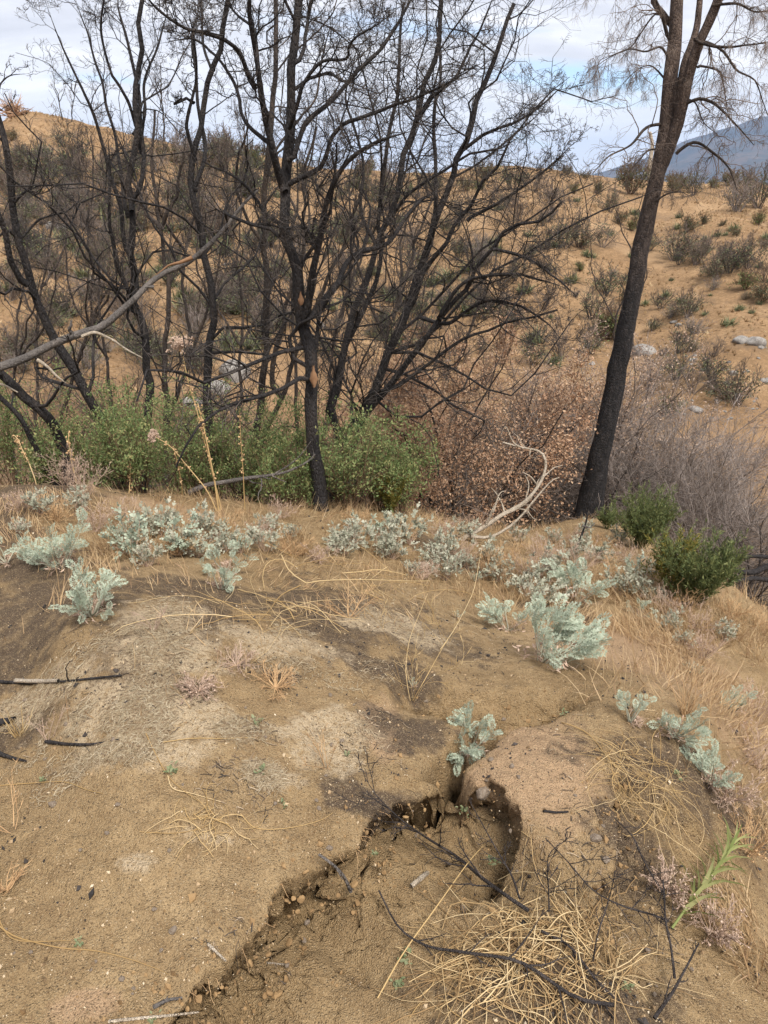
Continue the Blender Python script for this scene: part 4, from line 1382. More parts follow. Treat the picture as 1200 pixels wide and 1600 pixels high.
for a in [('green', 985, 296, 62, 'dark green bush on the crest just left of the pine trunk'),
          ('grey', 952, 330, 40, 'round grey bush below the dark green crest bush'),
          ('green', 967, 358, 26, 'small green bush left of the pine, upper of two close ones'),
          ('yucca', 1000, 345, 26, 'green tuft touching the left side of the pine trunk on the upper slope'),
          ('green', 985, 366, 24, 'small green bush touching the pine, lower of two close ones'),
          ('green', 1072, 363, 34, 'flat yellowish green bush right of the pine on the bare upper slope'),
          ('green', 1097, 353, 20, 'small round green bush right of the flat yellowish one'),
          ('yucca', 1060, 342, 14, 'small green tuft high on the slope right of the pine'),
          ('green', 1128, 356, 14, 'small green dot of a bush, third along right of the pine'),
          ('yucca', 1119, 372, 16, 'small green tuft below the third small bush right of the pine'),
          ('green', 1148, 372, 18, 'small green bush right of the small tuft on the upper slope'),
          ('green', 1186, 350, 26, 'green bush near the right edge on the upper slope'),
          ('green', 1196, 384, 22, 'green bush at the right edge on the middle slope'),
          ('grey', 1052, 415, 66, 'wide grey thicket right of the pine, left half'),
          ('grey', 1085, 425, 56, 'wide grey thicket right of the pine, right half'),
          ('burnt', 1140, 430, 60, 'dark burnt shrub with green base near the right edge, left half'),
          ('grey', 1168, 425, 60, 'grey shrub joined to the dark burnt one near the right edge'),
          ('burnt', 1195, 440, 46, 'dark burnt shrub at the right edge of the middle slope'),
          ('green', 1190, 472, 46, 'yellowish green bush at the right edge above the paired boulders'),
          ('grey', 1113, 456, 24, 'small dark rounded shrub alone on bare dirt right of the pine'),
          ('grey', 1075, 500, 48, 'grey green shrub right of the pine, upper of a pair'),
          ('grey', 1083, 522, 40, 'grey green shrub right of the pine, lower of a pair'),
          ('yucca', 1138, 512, 26, 'green tuft on bare dirt left of the paired boulders'),
          ('yucca', 893, 448, 28, 'green tuft alone on bare dirt left of the pine'),
          ('green', 905, 436, 18, 'small bush beside the lone tuft left of the pine'),
          ('burnt', 948, 470, 60, 'dark green and grey shrub by the pine trunk, upper of two'),
          ('green', 950, 524, 60, 'dark green shrub by the pine trunk, lower of two'),
          ('yucca', 915, 414, 22, 'green tuft on the slope at the tips of the right-hand oak branches'),
          ('burnt', 880, 402, 50, 'burnt shrub with green base at the tips of the right-hand oak branches'),
          ('burnt', 850, 405, 46, 'burnt shrub with green base left of the one at the branch tips'),
          ('burnt', 940, 402, 44, 'burnt shrub with green base between the branch tips and the pine'),
          ('burnt', 1110, 600, 56, 'burnt shrub with green base among white stones at lower right'),
          ('burnt', 1055, 600, 60, 'burnt shrub with green base just right of the lower pine trunk'),
          ('burnt', 1012, 402, 44, 'burnt shrub touching the right side of the pine trunk on the middle slope'),
          ('grey', 1120, 440, 50, 'grey thicket between the wide one and the dark burnt shrub at right'),
          ('green', 1165, 455, 40, 'dull green bush at the lower foot of the grey shrubs near the right edge'),
          ('burnt', 925, 500, 56, 'burnt shrub left of the two dark shrubs by the pine trunk'),
          ('green', 975, 480, 44, 'dull green bush tucked behind the middle of the pine trunk'),
          ('grey', 905, 400, 60, 'grey thicket above the lone tuft, near the tips of the oak branches'),
          ('burnt', 1082, 620, 60, 'burnt shrub above the right-hand dead thicket, among pale stones'),
          ('grey', 1150, 640, 70, 'grey thicket low on the right slope above the dead shrubs'),
          ('burnt', 1020, 620, 56, 'burnt shrub low on the slope right beside the lower pine trunk'),
          ('green', 1045, 650, 50, 'green bush low in the ravine right of the pine'),
          ('yucca', 865, 565, 30, 'green tuft above the dull brown trees, left of the pine'),
          ('yucca', 820, 460, 30, 'green tuft seen through the right side of the stem fan'),
          ('yucca', 795, 500, 40, 'larger green tuft seen through the right side of the stem fan'),
          ('burnt', 1030, 490, 36, 'bare burnt shrub just right of the pine trunk at mid slope'),
          ('grey', 1150, 330, 60, 'grey brush on the upper right skyline, left part'),
          ('grey', 1185, 325, 60, 'grey brush on the upper right skyline at the right edge'),
          ('grey', 1085, 300, 40, 'grey brush on the skyline right of the pine'),
          ('yucca', 48, 335, 40, 'green tuft on the left hillside between the forked trunk and the pale boulder'),
          ('burnt', 75, 285, 56, 'burnt shrub with green base on the left hillside above the pale boulder'),
          ('burnt', 100, 222, 40, 'burnt shrub with green base high on the left hillside'),
          ('green', 115, 235, 22, 'small green bush high on the left hillside'),
          ('green', 18, 215, 24, 'small dark green bush high at the left edge'),
          ('green', 37, 172, 12, 'tiny green bush on the left skyline'),
          ('yucca', 10, 260, 34, 'green tuft on the left hillside at the left edge')]:
    hill(a[0], a[1], a[2], a[3] * 1.2, a[4])

p = g0(22, 166)
o = thing('rusty_shrub', 'reddish brown dead shrub on the skyline at the upper left', 'shrub', p)
V, Q, T = stamp(*BLADE, np.tile(p, (160, 1)) + rng.normal(0, .12, (160, 3)), frames(nrm(rng.normal(0, 1, (160, 3)) * [1, 1, .6] + [0, 0, .7]), rng.normal(size=(160, 3))),
                np.stack([np.full(160, .06), rng.uniform(.5, 1.0, 160), np.ones(160)], -1))
link('foliage', Geo().add(V, Q, T).mesh('foliage', M_RUST, p, False), o, kind='stuff')

REG = [('yucca', 84, (0, 420), (230, 560), (20, 46), 'green tuft', 'green tufts on the left slope'),
       ('burnt', 108, (0, 430), (240, 600), (30, 70), 'dark burnt shrub', 'burnt shrubs on the left slope'),
       ('grey', 64, (0, 430), (230, 580), (28, 60), 'grey twiggy shrub', 'grey shrubs on the left slope'),
       ('yucca', 46, (420, 840), (290, 560), (16, 38), 'green tuft', 'green tufts behind the burnt oaks'),
       ('burnt', 52, (430, 880), (280, 570), (26, 60), 'dark burnt shrub', 'burnt shrubs behind the stem fan'),
       ('grey', 30, (430, 860), (275, 560), (22, 50), 'grey twiggy shrub', 'grey shrubs behind the stem fan'),
       ('yucca', 34, (840, 1200), (290, 500), (9, 22), 'tiny green tuft', 'tiny green tufts on the right slope'),
       ('grey', 10, (840, 1200), (290, 600), (14, 34), 'small grey shrub', 'small grey shrubs on the right slope'),
       ('burnt', 12, (900, 1200), (400, 640), (22, 46), 'small burnt shrub', 'small burnt shrubs on the right slope'),
       ('green', 18, (240, 760), (250, 300), (16, 40), 'low skyline bush', 'bushes along the skyline'),
       ('green', 12, (860, 1200), (268, 300), (12, 30), 'low skyline bush', 'bushes on the skyline by the pine')]
for kind, n, xr, yr, wr, lab, grp in REG:
    for i in range(n):
        px, py = rng.uniform(*xr), yr[0] + (yr[1] - yr[0]) * rng.random() ** .9
        lab_ = say(lab, px, py, FAR_MARKS)
        if lab_: hill(kind, px, py, rng.uniform(*wr) * 1.25, lab_, grp)
for L in PR.values():
    for r in L:
        for ch in list(r.children): bpy.data.objects.remove(ch)
        bpy.data.objects.remove(r)

# dry grass over the far slope: far too many to count
n = 34000
th = np.radians(rng.uniform(-33, 33, n)); rr = np.sqrt(rng.uniform(13 ** 2, 46 ** 2, n))
gx, gy = rr * np.sin(th), rr * np.cos(th)
keep = fbm(gx, gy, .45, 3, 91) > -.12
gx, gy = gx[keep], gy[keep]; n = len(gx)
pos = np.stack([gx, gy, Hfull(gx, gy) - .01], -1)
V, Q, T = stamp([(-.5, 0, 0), (.5, 0, 0), (-1.4, 0.8, .1), (.2, 1, .1), (1.5, .7, -.1)], None, [(0, 1, 2), (0, 1, 3), (0, 1, 4)], pos,
                frames(nrm(rng.normal(0, .35, (n, 3)) + [0, 0, 1.0]), rng.normal(size=(n, 3))),
                np.stack([rng.uniform(.02, .055, n), rng.uniform(.04, .14, n), np.ones(n) * .1], -1))
link('hillside_grass', Geo().add(V, Q, T).mesh('hillside_grass', leafy('hillside_straw', [(0, (.26, .165, .085)), (.6, (.38, .26, .14)), (1, (.48, .36, .21))], .2), smooth=False), kind='stuff')


# ------------------------------------------------------------------ silvery plants of the foreground
M_SILV = leafy('silver_felted_leaves', [(0, (.26, .305, .23)), (.5, (.36, .41, .31)), (1, (.47, .515, .41))], .25, .75)
M_SILVG = leafy('dusty_grey_leaves', [(0, (.26, .27, .20)), (.5, (.37, .375, .285)), (1, (.48, .47, .375))], .25, .8)
M_SILVSTEM = plain('silver_stems', (.26, .25, .18), (.36, .35, .27))
M_DRYSTEM = plain('dry_stems', (.34, .21, .11), (.58, .39, .21))
M_PINKSTEM = plain('pinkish_dry_stems', (.33, .225, .165), (.54, .41, .32))


def frond(seed):
    """feathery leaf one unit long: a thin rachis, paired pinnae, each cut into small round lobes"""
    r_ = np.random.default_rng(seed)
    V = []; Q = []; T = []
    z = lambda y: .12 * math.sin(y * 2.4) - .18 * y * y
    n = 4
    for i in range(n + 1):
        y = i / n; wd = .014 * (1 - .6 * y)
        V += [(-wd, y, z(y)), (wd, y, z(y))]
        if i: b = 2 * i; Q.append((b - 2, b - 1, b + 1, b))

    def lobe(x, y, zz_, a, L, w_):
        dx, dy = math.sin(a), math.cos(a); b = len(V); up_ = r_.uniform(-.01, .03)
        V.extend([(x, y, zz_), (x + dx * L * .6 - dy * w_, y + dy * L * .6 + dx * w_, zz_ + up_), (x + dx * L * .6 + dy * w_, y + dy * L * .6 - dx * w_, zz_ + up_), (x + dx * L, y + dy * L, zz_ + up_ * .5)])
        T.extend([(b, b + 2, b + 1), (b + 1, b + 2, b + 3)])
    k = 6
    for i in range(k):
        y = .26 + .66 * i / (k - 1)
        L = (.30 * math.sin(math.pi * (.30 + .60 * i / (k - 1))) + .05) * r_.uniform(.85, 1.15)
        for s in (-1, 1):
            a = s * math.radians(58 - 30 * i / k + r_.uniform(-6, 6))
            dx, dy = math.sin(a), math.cos(a)
            lobe(dx * L * .35, y + dy * L * .35, z(y), a, L * .75, L * .115)
            lobe(0, y, z(y), a, L * .5, L * .05)
            for q in (-1, 1):
                lobe(dx * L * .45, y + dy * L * .45, z(y), a + q * .75, L * .45, L * .085)
    lobe(0, .92, z(.92), 0, .16, .05)
    return V, Q, T


FR = [frond(s) for s in range(4)]


def silver_plant(px, py, wpx, label, n=26, group=None, split=True, lm=None, lean=(0, 0), flat=.5, name='silver_plant'):
    lm = lm or M_SILV
    b = gp(px, py)
    n = int(n * 2.6)
    W_ = wpx * mpp(b)
    root = thing(name, label, 'plant', b, group)
    ns = max(4, n // 7)
    P, R = shoots(b, ns, W_ * .68, 1.3, .12, 6, .05, .004 if split else .002, (lean[0], lean[1], 0))
    link('stems', Geo().add(*tubes(P, R, 5)).mesh('stems', M_SILVSTEM, b), root)
    g = Geo()
    Pd, Rd = shoots(b, 14, W_ * .42, 2.2, .2, 6, -.03, .0016 if split else .001)
    Pd1, Rd1 = grow(Pd, Rd, 4, (.25, .5), (20, 60), .2, -.05, 4, .3, 1, .7, .6, .0008)
    g.add(*tubes(Pd, Rd, 3)); g.add(*tubes(Pd1, Rd1, 3))
    pd_, td_ = along(Pd1, 60)
    sd_ = W_ * rng.uniform(.05, .10, 60)
    g.add(*stamp(*LEAF, pd_, frames(nrm(td_ + rng.normal(0, .6, td_.shape)), rng.normal(size=td_.shape)), np.stack([sd_ * .5, sd_, sd_], -1)))
    link('dead_leaves', g.mesh('dead_leaves', M_PINKSTEM, b, False), root, kind='stuff')
    i = np.arange(n) % ns; k = rng.integers(2, 5, n); u = rng.random((n, 1))
    p = P[i, k] * (1 - u) + P[i, k + 1] * u
    tg = nrm(P[i, k + 1] - P[i, k])
    D = nrm(tg * .75 + nrm(rng.normal(size=(n, 3))) * .75 + np.array([lean[0], lean[1], .12]))
    U = rng.normal(0, .35, (n, 3)) + np.array([0, -.35, 1.0])
    M = frames(D, U)
    s = W_ * rng.uniform(.13, .25, n)
    if split:
        ms = [raw_mesh('leaf', *FR[j], lm, False) for j in range(4)] if not hasattr(silver_plant, 'ms') or silver_plant.lm != lm else silver_plant.ms
        silver_plant.ms = ms; silver_plant.lm = lm
        for j in range(n):
            o = link('leaf', ms[j % 4], root)
            m4 = Matrix.Identity(4)
            for r_ in range(3):
                for c_ in range(3): m4[r_][c_] = M[j, r_, c_] * s[j]
                m4[r_][3] = p[j, r_] - b[r_]
            o.matrix_local = m4
    else:
        g = Geo()
        for j in range(4):
            q = np.arange(n) % 4 == j
            if q.any(): g.add(*stamp(*FR[j], p[q], M[q], np.stack([s[q]] * 3, -1)))
        link('foliage', g.mesh('foliage', lm, b, False), root, kind='stuff')
    return root


silver_plant(143, 962, 118, 'largest silvery plant on the left, alone on bare dark soil', 36)
silver_plant(95, 888, 118, 'silvery plant just behind the large left one', 30)
silver_plant(10, 880, 74, 'silvery plant cut by the left edge', 18)
silver_plant(346, 920, 74, 'small silvery plant at the foot of the pale weed stalks', 16)
silver_plant(352, 893, 80, 'silvery plant with yellowing leaves close behind the small one by the weed stalks', 14)
silver_plant(850, 1035, 158, 'big pale silvery plant hanging over the gully bank, leaning right', 46, lean=(.55, -.1))
silver_plant(795, 985, 90, 'silvery plant just left of the big hanging one', 22, lean=(-.1, .1))
silver_plant(905, 940, 110, 'silvery plant right behind the big hanging one', 26)
silver_plant(733, 1172, 104, 'silvery plant rooted in the dark crack of the gully', 38, lean=(-.05, -.1))
silver_plant(985, 1128, 72, 'small silvery plant on the mound, left of two', 14)
silver_plant(1052, 1150, 100, 'silvery plant on the mound, right of two', 24, lean=(.15, -.25))
silver_plant(1108, 1225, 96, 'silvery plant low on the right bank', 24)
silver_plant(1145, 1112, 70, 'silvery plant near the right edge above the low bank plant', 18)
silver_plant(714, 966, 24, 'tiny silvery seedling beside the golden straw stem', 7)
silver_plant(646, 1072, 20, 'tiny silvery seedling at the foot of the tall golden stems', 7)
silver_plant(1000, 965, 46, 'small silvery plant right of the big hanging cluster', 14)
G_S = 'dusty grey green plants along the back of the clearing'


def dusty_plant(px, py, wpx, label):
    b = gp(px, py); W_ = wpx * mpp(b)
    root = thing('dusty_plant', label, 'plant', b, G_S)
    P, R = shoots(b, 16, W_ * .62, 1.0, .14, 7, .05, .0022)
    P1, R1 = grow(P, R, 6, (.25, .6), (20, 60), .2, .1, 4, .25, 1, .7, .6, .0009)
    link('stems', Geo().add(*tubes(P, R, 3)).add(*tubes(P1, R1, 3)).mesh('stems', M_PINKSTEM, b), root, kind='stuff')
    n = 230
    p, tg = along(P1, n)
    D = nrm(tg + rng.normal(0, .6, (n, 3)) + [0, 0, .3]); M = frames(D, rng.normal(0, .6, (n, 3)) + [0, -.3, 1.0])
    s = W_ * rng.uniform(.065, .125, n)
    g = Geo()
    sm_ = ([(0, 0, 0), (-.22, .3, .03), (.22, .3, .03), (-.30, .62, .0), (.30, .62, .0), (0, .55, .06), (0, 1, -.05), (-.16, .9, 0), (.16, .9, 0)], None, [(0, 5, 1), (0, 2, 5), (1, 5, 3), (2, 4, 5), (5, 6, 7), (5, 8, 6)])
    g.add(*stamp(*sm_, p, M, np.stack([s, s, s], -1)))
    link('foliage', g.mesh('foliage', M_SILVG if rng.random() < .7 else M_SILV, b, False), root, kind='stuff')


for a in [(225, 885, 80), (285, 862, 90), (250, 842, 80), (185, 845, 60), (330, 845, 70), (560, 855, 76), (600, 868, 66), (525, 852, 56), (460, 848, 50),
          (380, 860, 60), (430, 830, 60), (830, 925, 90), (870, 905, 80), (700, 905, 60), (650, 850, 80), (610, 835, 70), (670, 880, 60), (760, 875, 60),
          (780, 905, 70), (720, 845, 50), (860, 850, 46), (915, 838, 44), (960, 855, 40), (990, 905, 60), (930, 880, 56), (1060, 1010, 44), (1095, 1060, 46),
          (60, 800, 60), (120, 795, 50), (40, 830, 50), (640, 895, 30), (745, 912, 30), (1020, 940, 50), (810, 850, 40), (890, 870, 50), (1130, 1000, 50), (205, 868, 90), (310, 872, 80), (350, 858, 80), (270, 835, 70), (540, 868, 60), (580, 838, 60), (620, 872, 60), (690, 868, 60), (735, 890, 60), (850, 945, 70), (960, 925, 60), (905, 860, 44), (1000, 930, 60), (1035, 985, 50), (420, 862, 60)]:
    if rng.random() < 1.1: dusty_plant(a[0] + rng.uniform(-9, 9), a[1] + rng.uniform(-5, 5), a[2] * rng.uniform(.8, 1.4), say('dusty grey green plant', a[0], a[1], NEAR_MARKS))


# ------------------------------------------------------------------ dry weeds and straw
def dry_weed(px, py, hpx, label, n=12, spread=.8, sub=(6, 4), mat=None, group=None, r=.0022, kink=.14, cat='weed', up=.0, ang=(20, 55), name='dry_weed', heads=0):
    b = gp(px, py); h = hpx * mpp(b) * 1.25
    root = thing(name, label, cat, b, group)
    P, R = shoots(b, n, h, spread, kink, 6, up, r)
    g = Geo().add(*tubes(P, R, 3))
    if sub:
        P1, R1 = grow(P, R, sub[0], (.25, .6), ang, kink, .03, 4, .2, 1, .7, .6, .0009)
        g.add(*tubes(P1, R1, 3))
        if len(sub) > 1 and sub[1]:
            P2, R2 = grow(P1, R1, sub[1], (.3, .8), ang, kink, .03, 3, .2, 1, .8, .7, .0008)
            g.add(*tubes(P2, R2, 3))
            if heads:
                e = P2[:, -1][rng.permutation(len(P2))[:heads]]
                g.add(*stamp([(-1, 0, 0), (1, 0, 0), (0, 0, 1), (0, 0, -1), (0, 1, 0), (0, -1, 0)], None,
                             [(0, 4, 2), (4, 1, 2), (1, 5, 2), (5, 0, 2), (4, 0, 3), (1, 4, 3), (5, 1, 3), (0, 5, 3)], e, frames(rng.normal(size=e.shape), rng.normal(size=e.shape)), rng.uniform(.002, .0045, (len(e), 1)) * np.ones(3)))
    link('stems', g.mesh('stems', mat or M_DRYSTEM, b), root, kind='stuff')
    return root


for a in [(108, 765, 60, 'fuzzy pinkish dry weed below the leaning forked trunk', 16, .7, (7, 5), M_PINKSTEM),
          (135, 775, 50, 'fuzzy pinkish dry weed right beside another below the forked trunk', 14, .8, (7, 5), M_PINKSTEM),
          (770, 905, 46, 'orange bushy dry weed between the straw stem and the silvery cluster', 22, .7, (7, 4), M_DRYSTEM),
          (1068, 960, 46, 'golden dry weed in front of the spreading olive broom', 14, .5, (5, 3), M_DRYSTEM),
          (900, 900, 60, 'pinkish dry weed rising behind the silvery cluster', 18, .7, (7, 5), M_PINKSTEM),
          (830, 905, 60, 'grey pink dry weed left behind the silvery cluster', 18, .8, (7, 5), M_PINKSTEM),
          (545, 965, 62, 'spreading golden weed skeleton in the middle of the clearing', 14, 2.2, (4, 2), M_DRYSTEM),
          (280, 868, 40, 'low brown weed skeleton under the dusty plants at left', 26, 1.2, (6, 4), M_DRYSTEM),
          (310, 1080, 34, 'flattened reddish weed on the pale litter', 34, 3.0, (6, 3), M_PINKSTEM),
          (430, 1075, 40, 'flattened reddish weed right of the pale litter', 26, 3.0, (5, 3), M_DRYSTEM),
          (370, 1040, 34, 'flattened reddish weed at the upper edge of the litter', 26, 3.0, (5, 3), M_PINKSTEM),
          (510, 1200, 60, 'thin pale weed skeleton near the flat pinkish soil slab', 5, .8, (3, 2), M_DRYSTEM),
          (75, 1160, 60, 'thin reddish weed standing between the black sticks at left', 4, .4, (3, 2), M_PINKSTEM),
          (30, 1150, 50, 'small straw tuft between the black sticks at left', 14, .7, None, M_STRAW),
          (1070, 1120, 60, 'reddish grass tuft on the far side of the mound', 26, .4, None, M_DRYSTEM),
          (240, 985, 46, 'thin weed skeleton below the largest left silvery plant', 5, .8, (3, 2), M_PINKSTEM),
          (1110, 1460, 60, 'pale fuzzy dead weed under the bright green shoot', 22, 1.2, (7, 5), M_PINKSTEM),
          (1040, 1390, 50, 'pale fuzzy dead weed between the black sticks at lower right', 18, 1.2, (7, 5), M_PINKSTEM),
          (20, 1300, 90, 'thin dry weed skeleton at the left edge of the soil', 4, 1.0, (3, 2), M_DRYSTEM),
          (1130, 1250, 60, 'pinkish fuzzy weed under the low bank plant', 18, .9, (7, 4), M_PINKSTEM),
          (10, 1390, 40, 'rusty straw tuft at the left edge of the soil', 16, 1.6, (3, 2), M_DRYSTEM)]:
    dry_weed(a[0], a[1], a[2], a[3], a[4], a[5], a[6], a[7], heads=60 if a[6] and len(a[6]) > 1 and a[6][0] > 5 else 0)
G_W = 'tangled brown weeds over the right slope'
for i, (px, py, h) in enumerate([(620, 850, 30), (690, 840, 34), (740, 830, 30), (800, 880, 34), (850, 870, 34), (890, 850, 30), (940, 860, 34), (980, 880, 34), (1010, 910, 36),
                                 (950, 905, 34), (1040, 960, 36), (1090, 985, 40), (1140, 970, 40), (1100, 1030, 40), (1160, 1040, 46), (1190, 990, 46), (720, 880, 34), (660, 905, 26),
                                 (460, 870, 34), (500, 880, 26), (400, 850, 36), (350, 840, 36), (150, 830, 36), (200, 820, 36), (90, 815, 32), (30, 800, 30), (440, 810, 30), (560, 830, 36), (1180, 1120, 50), (1185, 1200, 60), (1170, 1330, 70)]):
    lb = say('tangled dry brown weed', px, py, NEAR_MARKS)
    if lb: dry_weed(px, py, h * 1.1, lb, 17, 1.0, (6, 4), M_PINKSTEM if i % 3 else M_DRYSTEM, G_W, heads=40)


def px_path(pts, lifts, n):
    """points lying LIFT metres over the soil under the photo points"""
    out = []
    for (px, py), l in zip(pts, lifts):
        v = gp(px, py)
        if l > 0:   # raise, staying on the same line of sight
            d = EYE - v; v = v + d * (l / max(.2, d[2]))
        out.append(v)
    return spline(np.array(out), n)


def ground_stick(name, label, cat, pts, w0, w1, mat, lifts=None, side=0, sub=0, n=18, k=7, group=None, rough=.06, frac=(.2, .4), kink=.2):
    lifts = lifts or [.004] * len(pts)
    P = px_path(pts, lifts, n)
    R = np.array([.5 * (w0 + (w1 - w0) * u) * mpp(p) for u, p in zip(np.linspace(0, 1, n), P)])
    P = P + np.array([0, 0, 1.0]) * R[:, None] * .6
    b = P[0].copy()
    o = link(name, None, None, b) if side else None
    V, Q = tubes(P[None], R[None], k, rough)
    me = raw_mesh('stem' if side else name, V - b, Q, None, mat)
    if side:
        link('stem', me, o)
        P1, R1 = grow(P[None], R[None], side, frac, (30, 65), kink, .05, 7, .15, 1, .6, .35, .0012)
        g = Geo().add(*tubes(P1, R1, 5, .05))
        if sub:
            P2, R2 = grow(P1, R1, sub, (.3, .6), (30, 60), kink, .05, 5, .2, 1, .7, .5, .001)
            g.add(*tubes(P2, R2, 4))
        link('twigs', g.mesh('twigs', mat, b), o, kind='stuff')
    else:
        o = link(name, me, None, b)
    tag(o, label, cat, group)
    return o


# the leaning grey log and its pale splinters
def hung(name, label, cat, pts, Y0, Y1, w0, w1, mat, parts=(), n=30, side=0, sub=0, up=.05, root_up=None, frac=(.1, .3)):
    P = limb_path(pts, Y0, Y1, n, False, .006)
    R = np.array([.5 * (w0 + (w1 - w0) * u) * mpp(p) for u, p in zip(np.linspace(0, 1, n), P)])
    b = P[0].copy()
    o = thing(name, label, cat, b)
    V, Q = tubes(P[None], R[None], 10, .08)
    link('stem', raw_mesh('stem', V - b, Q, None, mat), o)
    for pts2, Ya, Yb, wa, wb, nm, m2 in parts:
        P2 = limb_path(pts2, Ya, Yb, 16, False, .006)
        R2 = np.array([.5 * (wa + (wb - wa) * u) * mpp(p) for u, p in zip(np.linspace(0, 1, 16), P2)])
        V, Q = tubes(P2[None], R2[None], 7, .1)
        link(nm, raw_mesh(nm, V - b, Q, None, m2), o)
    if side:
        P1, R1 = grow(P[None], R[None], side, frac, (30, 70), .25, up, 7, .3, 1, .5, .4, .002)
        g = Geo().add(*tubes(P1, R1, 5))
        if sub:
            P2, R2 = grow(P1, R1, sub, (.3, .7), (30, 70), .25, up, 5, .2, 1, .6, .5, .0016)
            g.add(*tubes(P2, R2, 4))
        link('twigs', g.mesh('twigs', mat, b), o, kind='stuff')
    return o


hung('leaning_log', 'long grey dead log leaning up to the right across the burnt trunks at left', 'log',
     [(-60, 592), (0, 573), (60, 552), (120, 524), (165, 505), (210, 468), (240, 440), (300, 405), (345, 365), (380, 318), (402, 296)], 4.5, 5.5, 15, 4, M_GREY,
     [([(240, 448), (228, 450)], 4.9, 4.85, 6, 2, 'knot', M_GREY),
      ([(112, 526), (110, 512), (114, 500)], 4.7, 4.68, 7, 3, 'knot', M_GREY),
      ([(300, 402), (270, 412), (245, 428)], 5.05, 5.0, 7, 1, 'splinter', M_WOOD)])
hung('dead_branch', 'pale splintered branch hanging below the leaning grey log', 'branch', [(128, 526), (150, 520), (175, 530), (195, 545), (226, 560)], 4.75, 4.9, 6, 1.5, M_PALE)
hung('dead_branch', 'white thin dead branch near the left edge under the leaning log', 'branch', [(58, 562), (75, 575), (92, 590), (102, 598)], 4.6, 4.65, 6, 2, M_PALE)
hung('dead_branch', 'white dead branch lying on the bent trunk at the left edge', 'branch', [(-20, 596), (5, 600), (28, 612)], 4.7, 4.7, 6, 2, M_PALE)
hung('bleached_branch', 'bleached bare branch arching up to the right from the dry grass', 'branch',
     [(683, 868), (705, 852), (730, 838), (760, 822), (785, 806), (812, 790), (832, 772), (848, 748), (852, 722), (842, 706), (815, 700), (785, 692)], 4.9, 5.3, 9, 2.5, M_PALE,
     [([(735, 838), (765, 838), (795, 822), (818, 800), (835, 780), (862, 752), (876, 746)], 4.95, 5.2, 6, 1.5, 'fork', M_PALE),
      ([(760, 822), (768, 800), (772, 788)], 5.0, 5.0, 5, 2, 'fork', M_PALE),
      ([(770, 800), (782, 770), (790, 766)], 5.0, 5.05, 4, 1, 'fork', M_PALE),
      ([(840, 762), (830, 745), (815, 738)], 5.2, 5.2, 3, 1, 'fork', M_PALE),
      ([(848, 745), (860, 735), (878, 727)], 5.2, 5.25, 3, 1, 'fork', M_PALE),
      ([(818, 700), (800, 690), (790, 668), (780, 680)], 5.25, 5.35, 3, 1, 'fork', M_PALE)], side=8, sub=2)
hung('burnt_sapling', 'thin burnt sapling leaning right on the grass before the pine', 'sapling',
     [(890, 893), (898, 868), (908, 840), (916, 815), (920, 790), (930, 760)], 5.05, 5.2, 5, 1.5, M_CHAR, [([(910, 822), (922, 822), (930, 818)], 5.1, 5.1, 3, 1, 'twig', M_GREY)], side=4)
hung('dead_branch', 'grey dead branch lying on the green bushes beside the thickest black trunk', 'branch',
     [(296, 770), (330, 756), (370, 750), (405, 746), (445, 738), (480, 722), (493, 710)], 4.6, 4.62, 9, 2.5, M_GREY,
     [([(430, 740), (455, 725), (475, 705), (488, 690)], 4.6, 4.6, 3, 1, 'fork', M_GREY)], side=5)
hung('white_snag', 'pale broken snag standing left of the upper pine trunk on the skyline', 'snag',
     [(1017, 300), (1014, 260), (1018, 225), (1016, 206)], 14, 14, 9, 5, M_PALE) if False else None
hung('black_branch', 'black crooked branches reaching left over the spreading olive broom', 'branch',
     [(1210, 880), (1170, 895), (1130, 888), (1100, 890), (1070, 892), (1045, 900)], 5.0, 4.6, 10, 3, M_CHAR,
     [([(1210, 905), (1170, 905), (1130, 912), (1100, 922)], 4.9, 4.7, 9, 3, 'fork', M_CHAR),
      ([(1200, 870), (1150, 868), (1110, 875), (1075, 870)], 5.0, 4.8, 6, 2, 'fork', M_CHAR),
      ([(1125, 894), (1105, 903), (1090, 905)], 4.75, 4.7, 5, 3, 'fork', M_PALE)], side=12, sub=4, frac=(.2, .5))
# pale snag on the far crest, beside the pine
p = g0(1018, 296)
hung('pale_snag', 'pale broken snag on the far crest close to the left of the pine', 'snag', [(1018, 300), (1015, 262), (1019, 228), (1016, 206)], p[1], p[1], 10, 4, M_PALE)

# sticks on the soil
ground_stick('black_stick', 'black and white charred stick lying at the left edge', 'stick', [(-10, 1066), (40, 1068), (95, 1066), (150, 1060), (190, 1056)], 6, 3, M_CHAR, side=3)
ground_stick('pale_stick', 'peeled pale length of stick on the charred one at the left edge', 'stick', [(25, 1065), (60, 1066), (92, 1065)], 7, 6, M_PALE, [.012] * 3)
ground_stick('black_stick', 'curved black stick on the soil under the thin reddish weed', 'stick', [(72, 1160), (110, 1164), (150, 1163), (186, 1156)], 6, 3, M_CHAR)
ground_stick('charred_chunk', 'short charred chunk at the left edge above the curved black stick', 'stick', [(-12, 1134), (8, 1130), (24, 1126)], 14, 9, M_CHAR)
ground_stick('charred_chunk', 'flat charred strip at the left edge below the curved black stick', 'stick', [(-10, 1176), (15, 1184), (42, 1190)], 9, 3, M_CHAR)
ground_stick('pale_stick', 'pale forked stick poking over the overhang of the left gully', 'stick', [(498, 1336), (520, 1352), (538, 1372), (548, 1394)], 4, 6, M_GREY, [.03, .05, .03, .005], side=2)
ground_stick('pale_stick', 'thick pale stub of stick lying right of the gully floor', 'stick', [(572, 1432), (590, 1442), (606, 1454)], 10, 8, M_PALE)
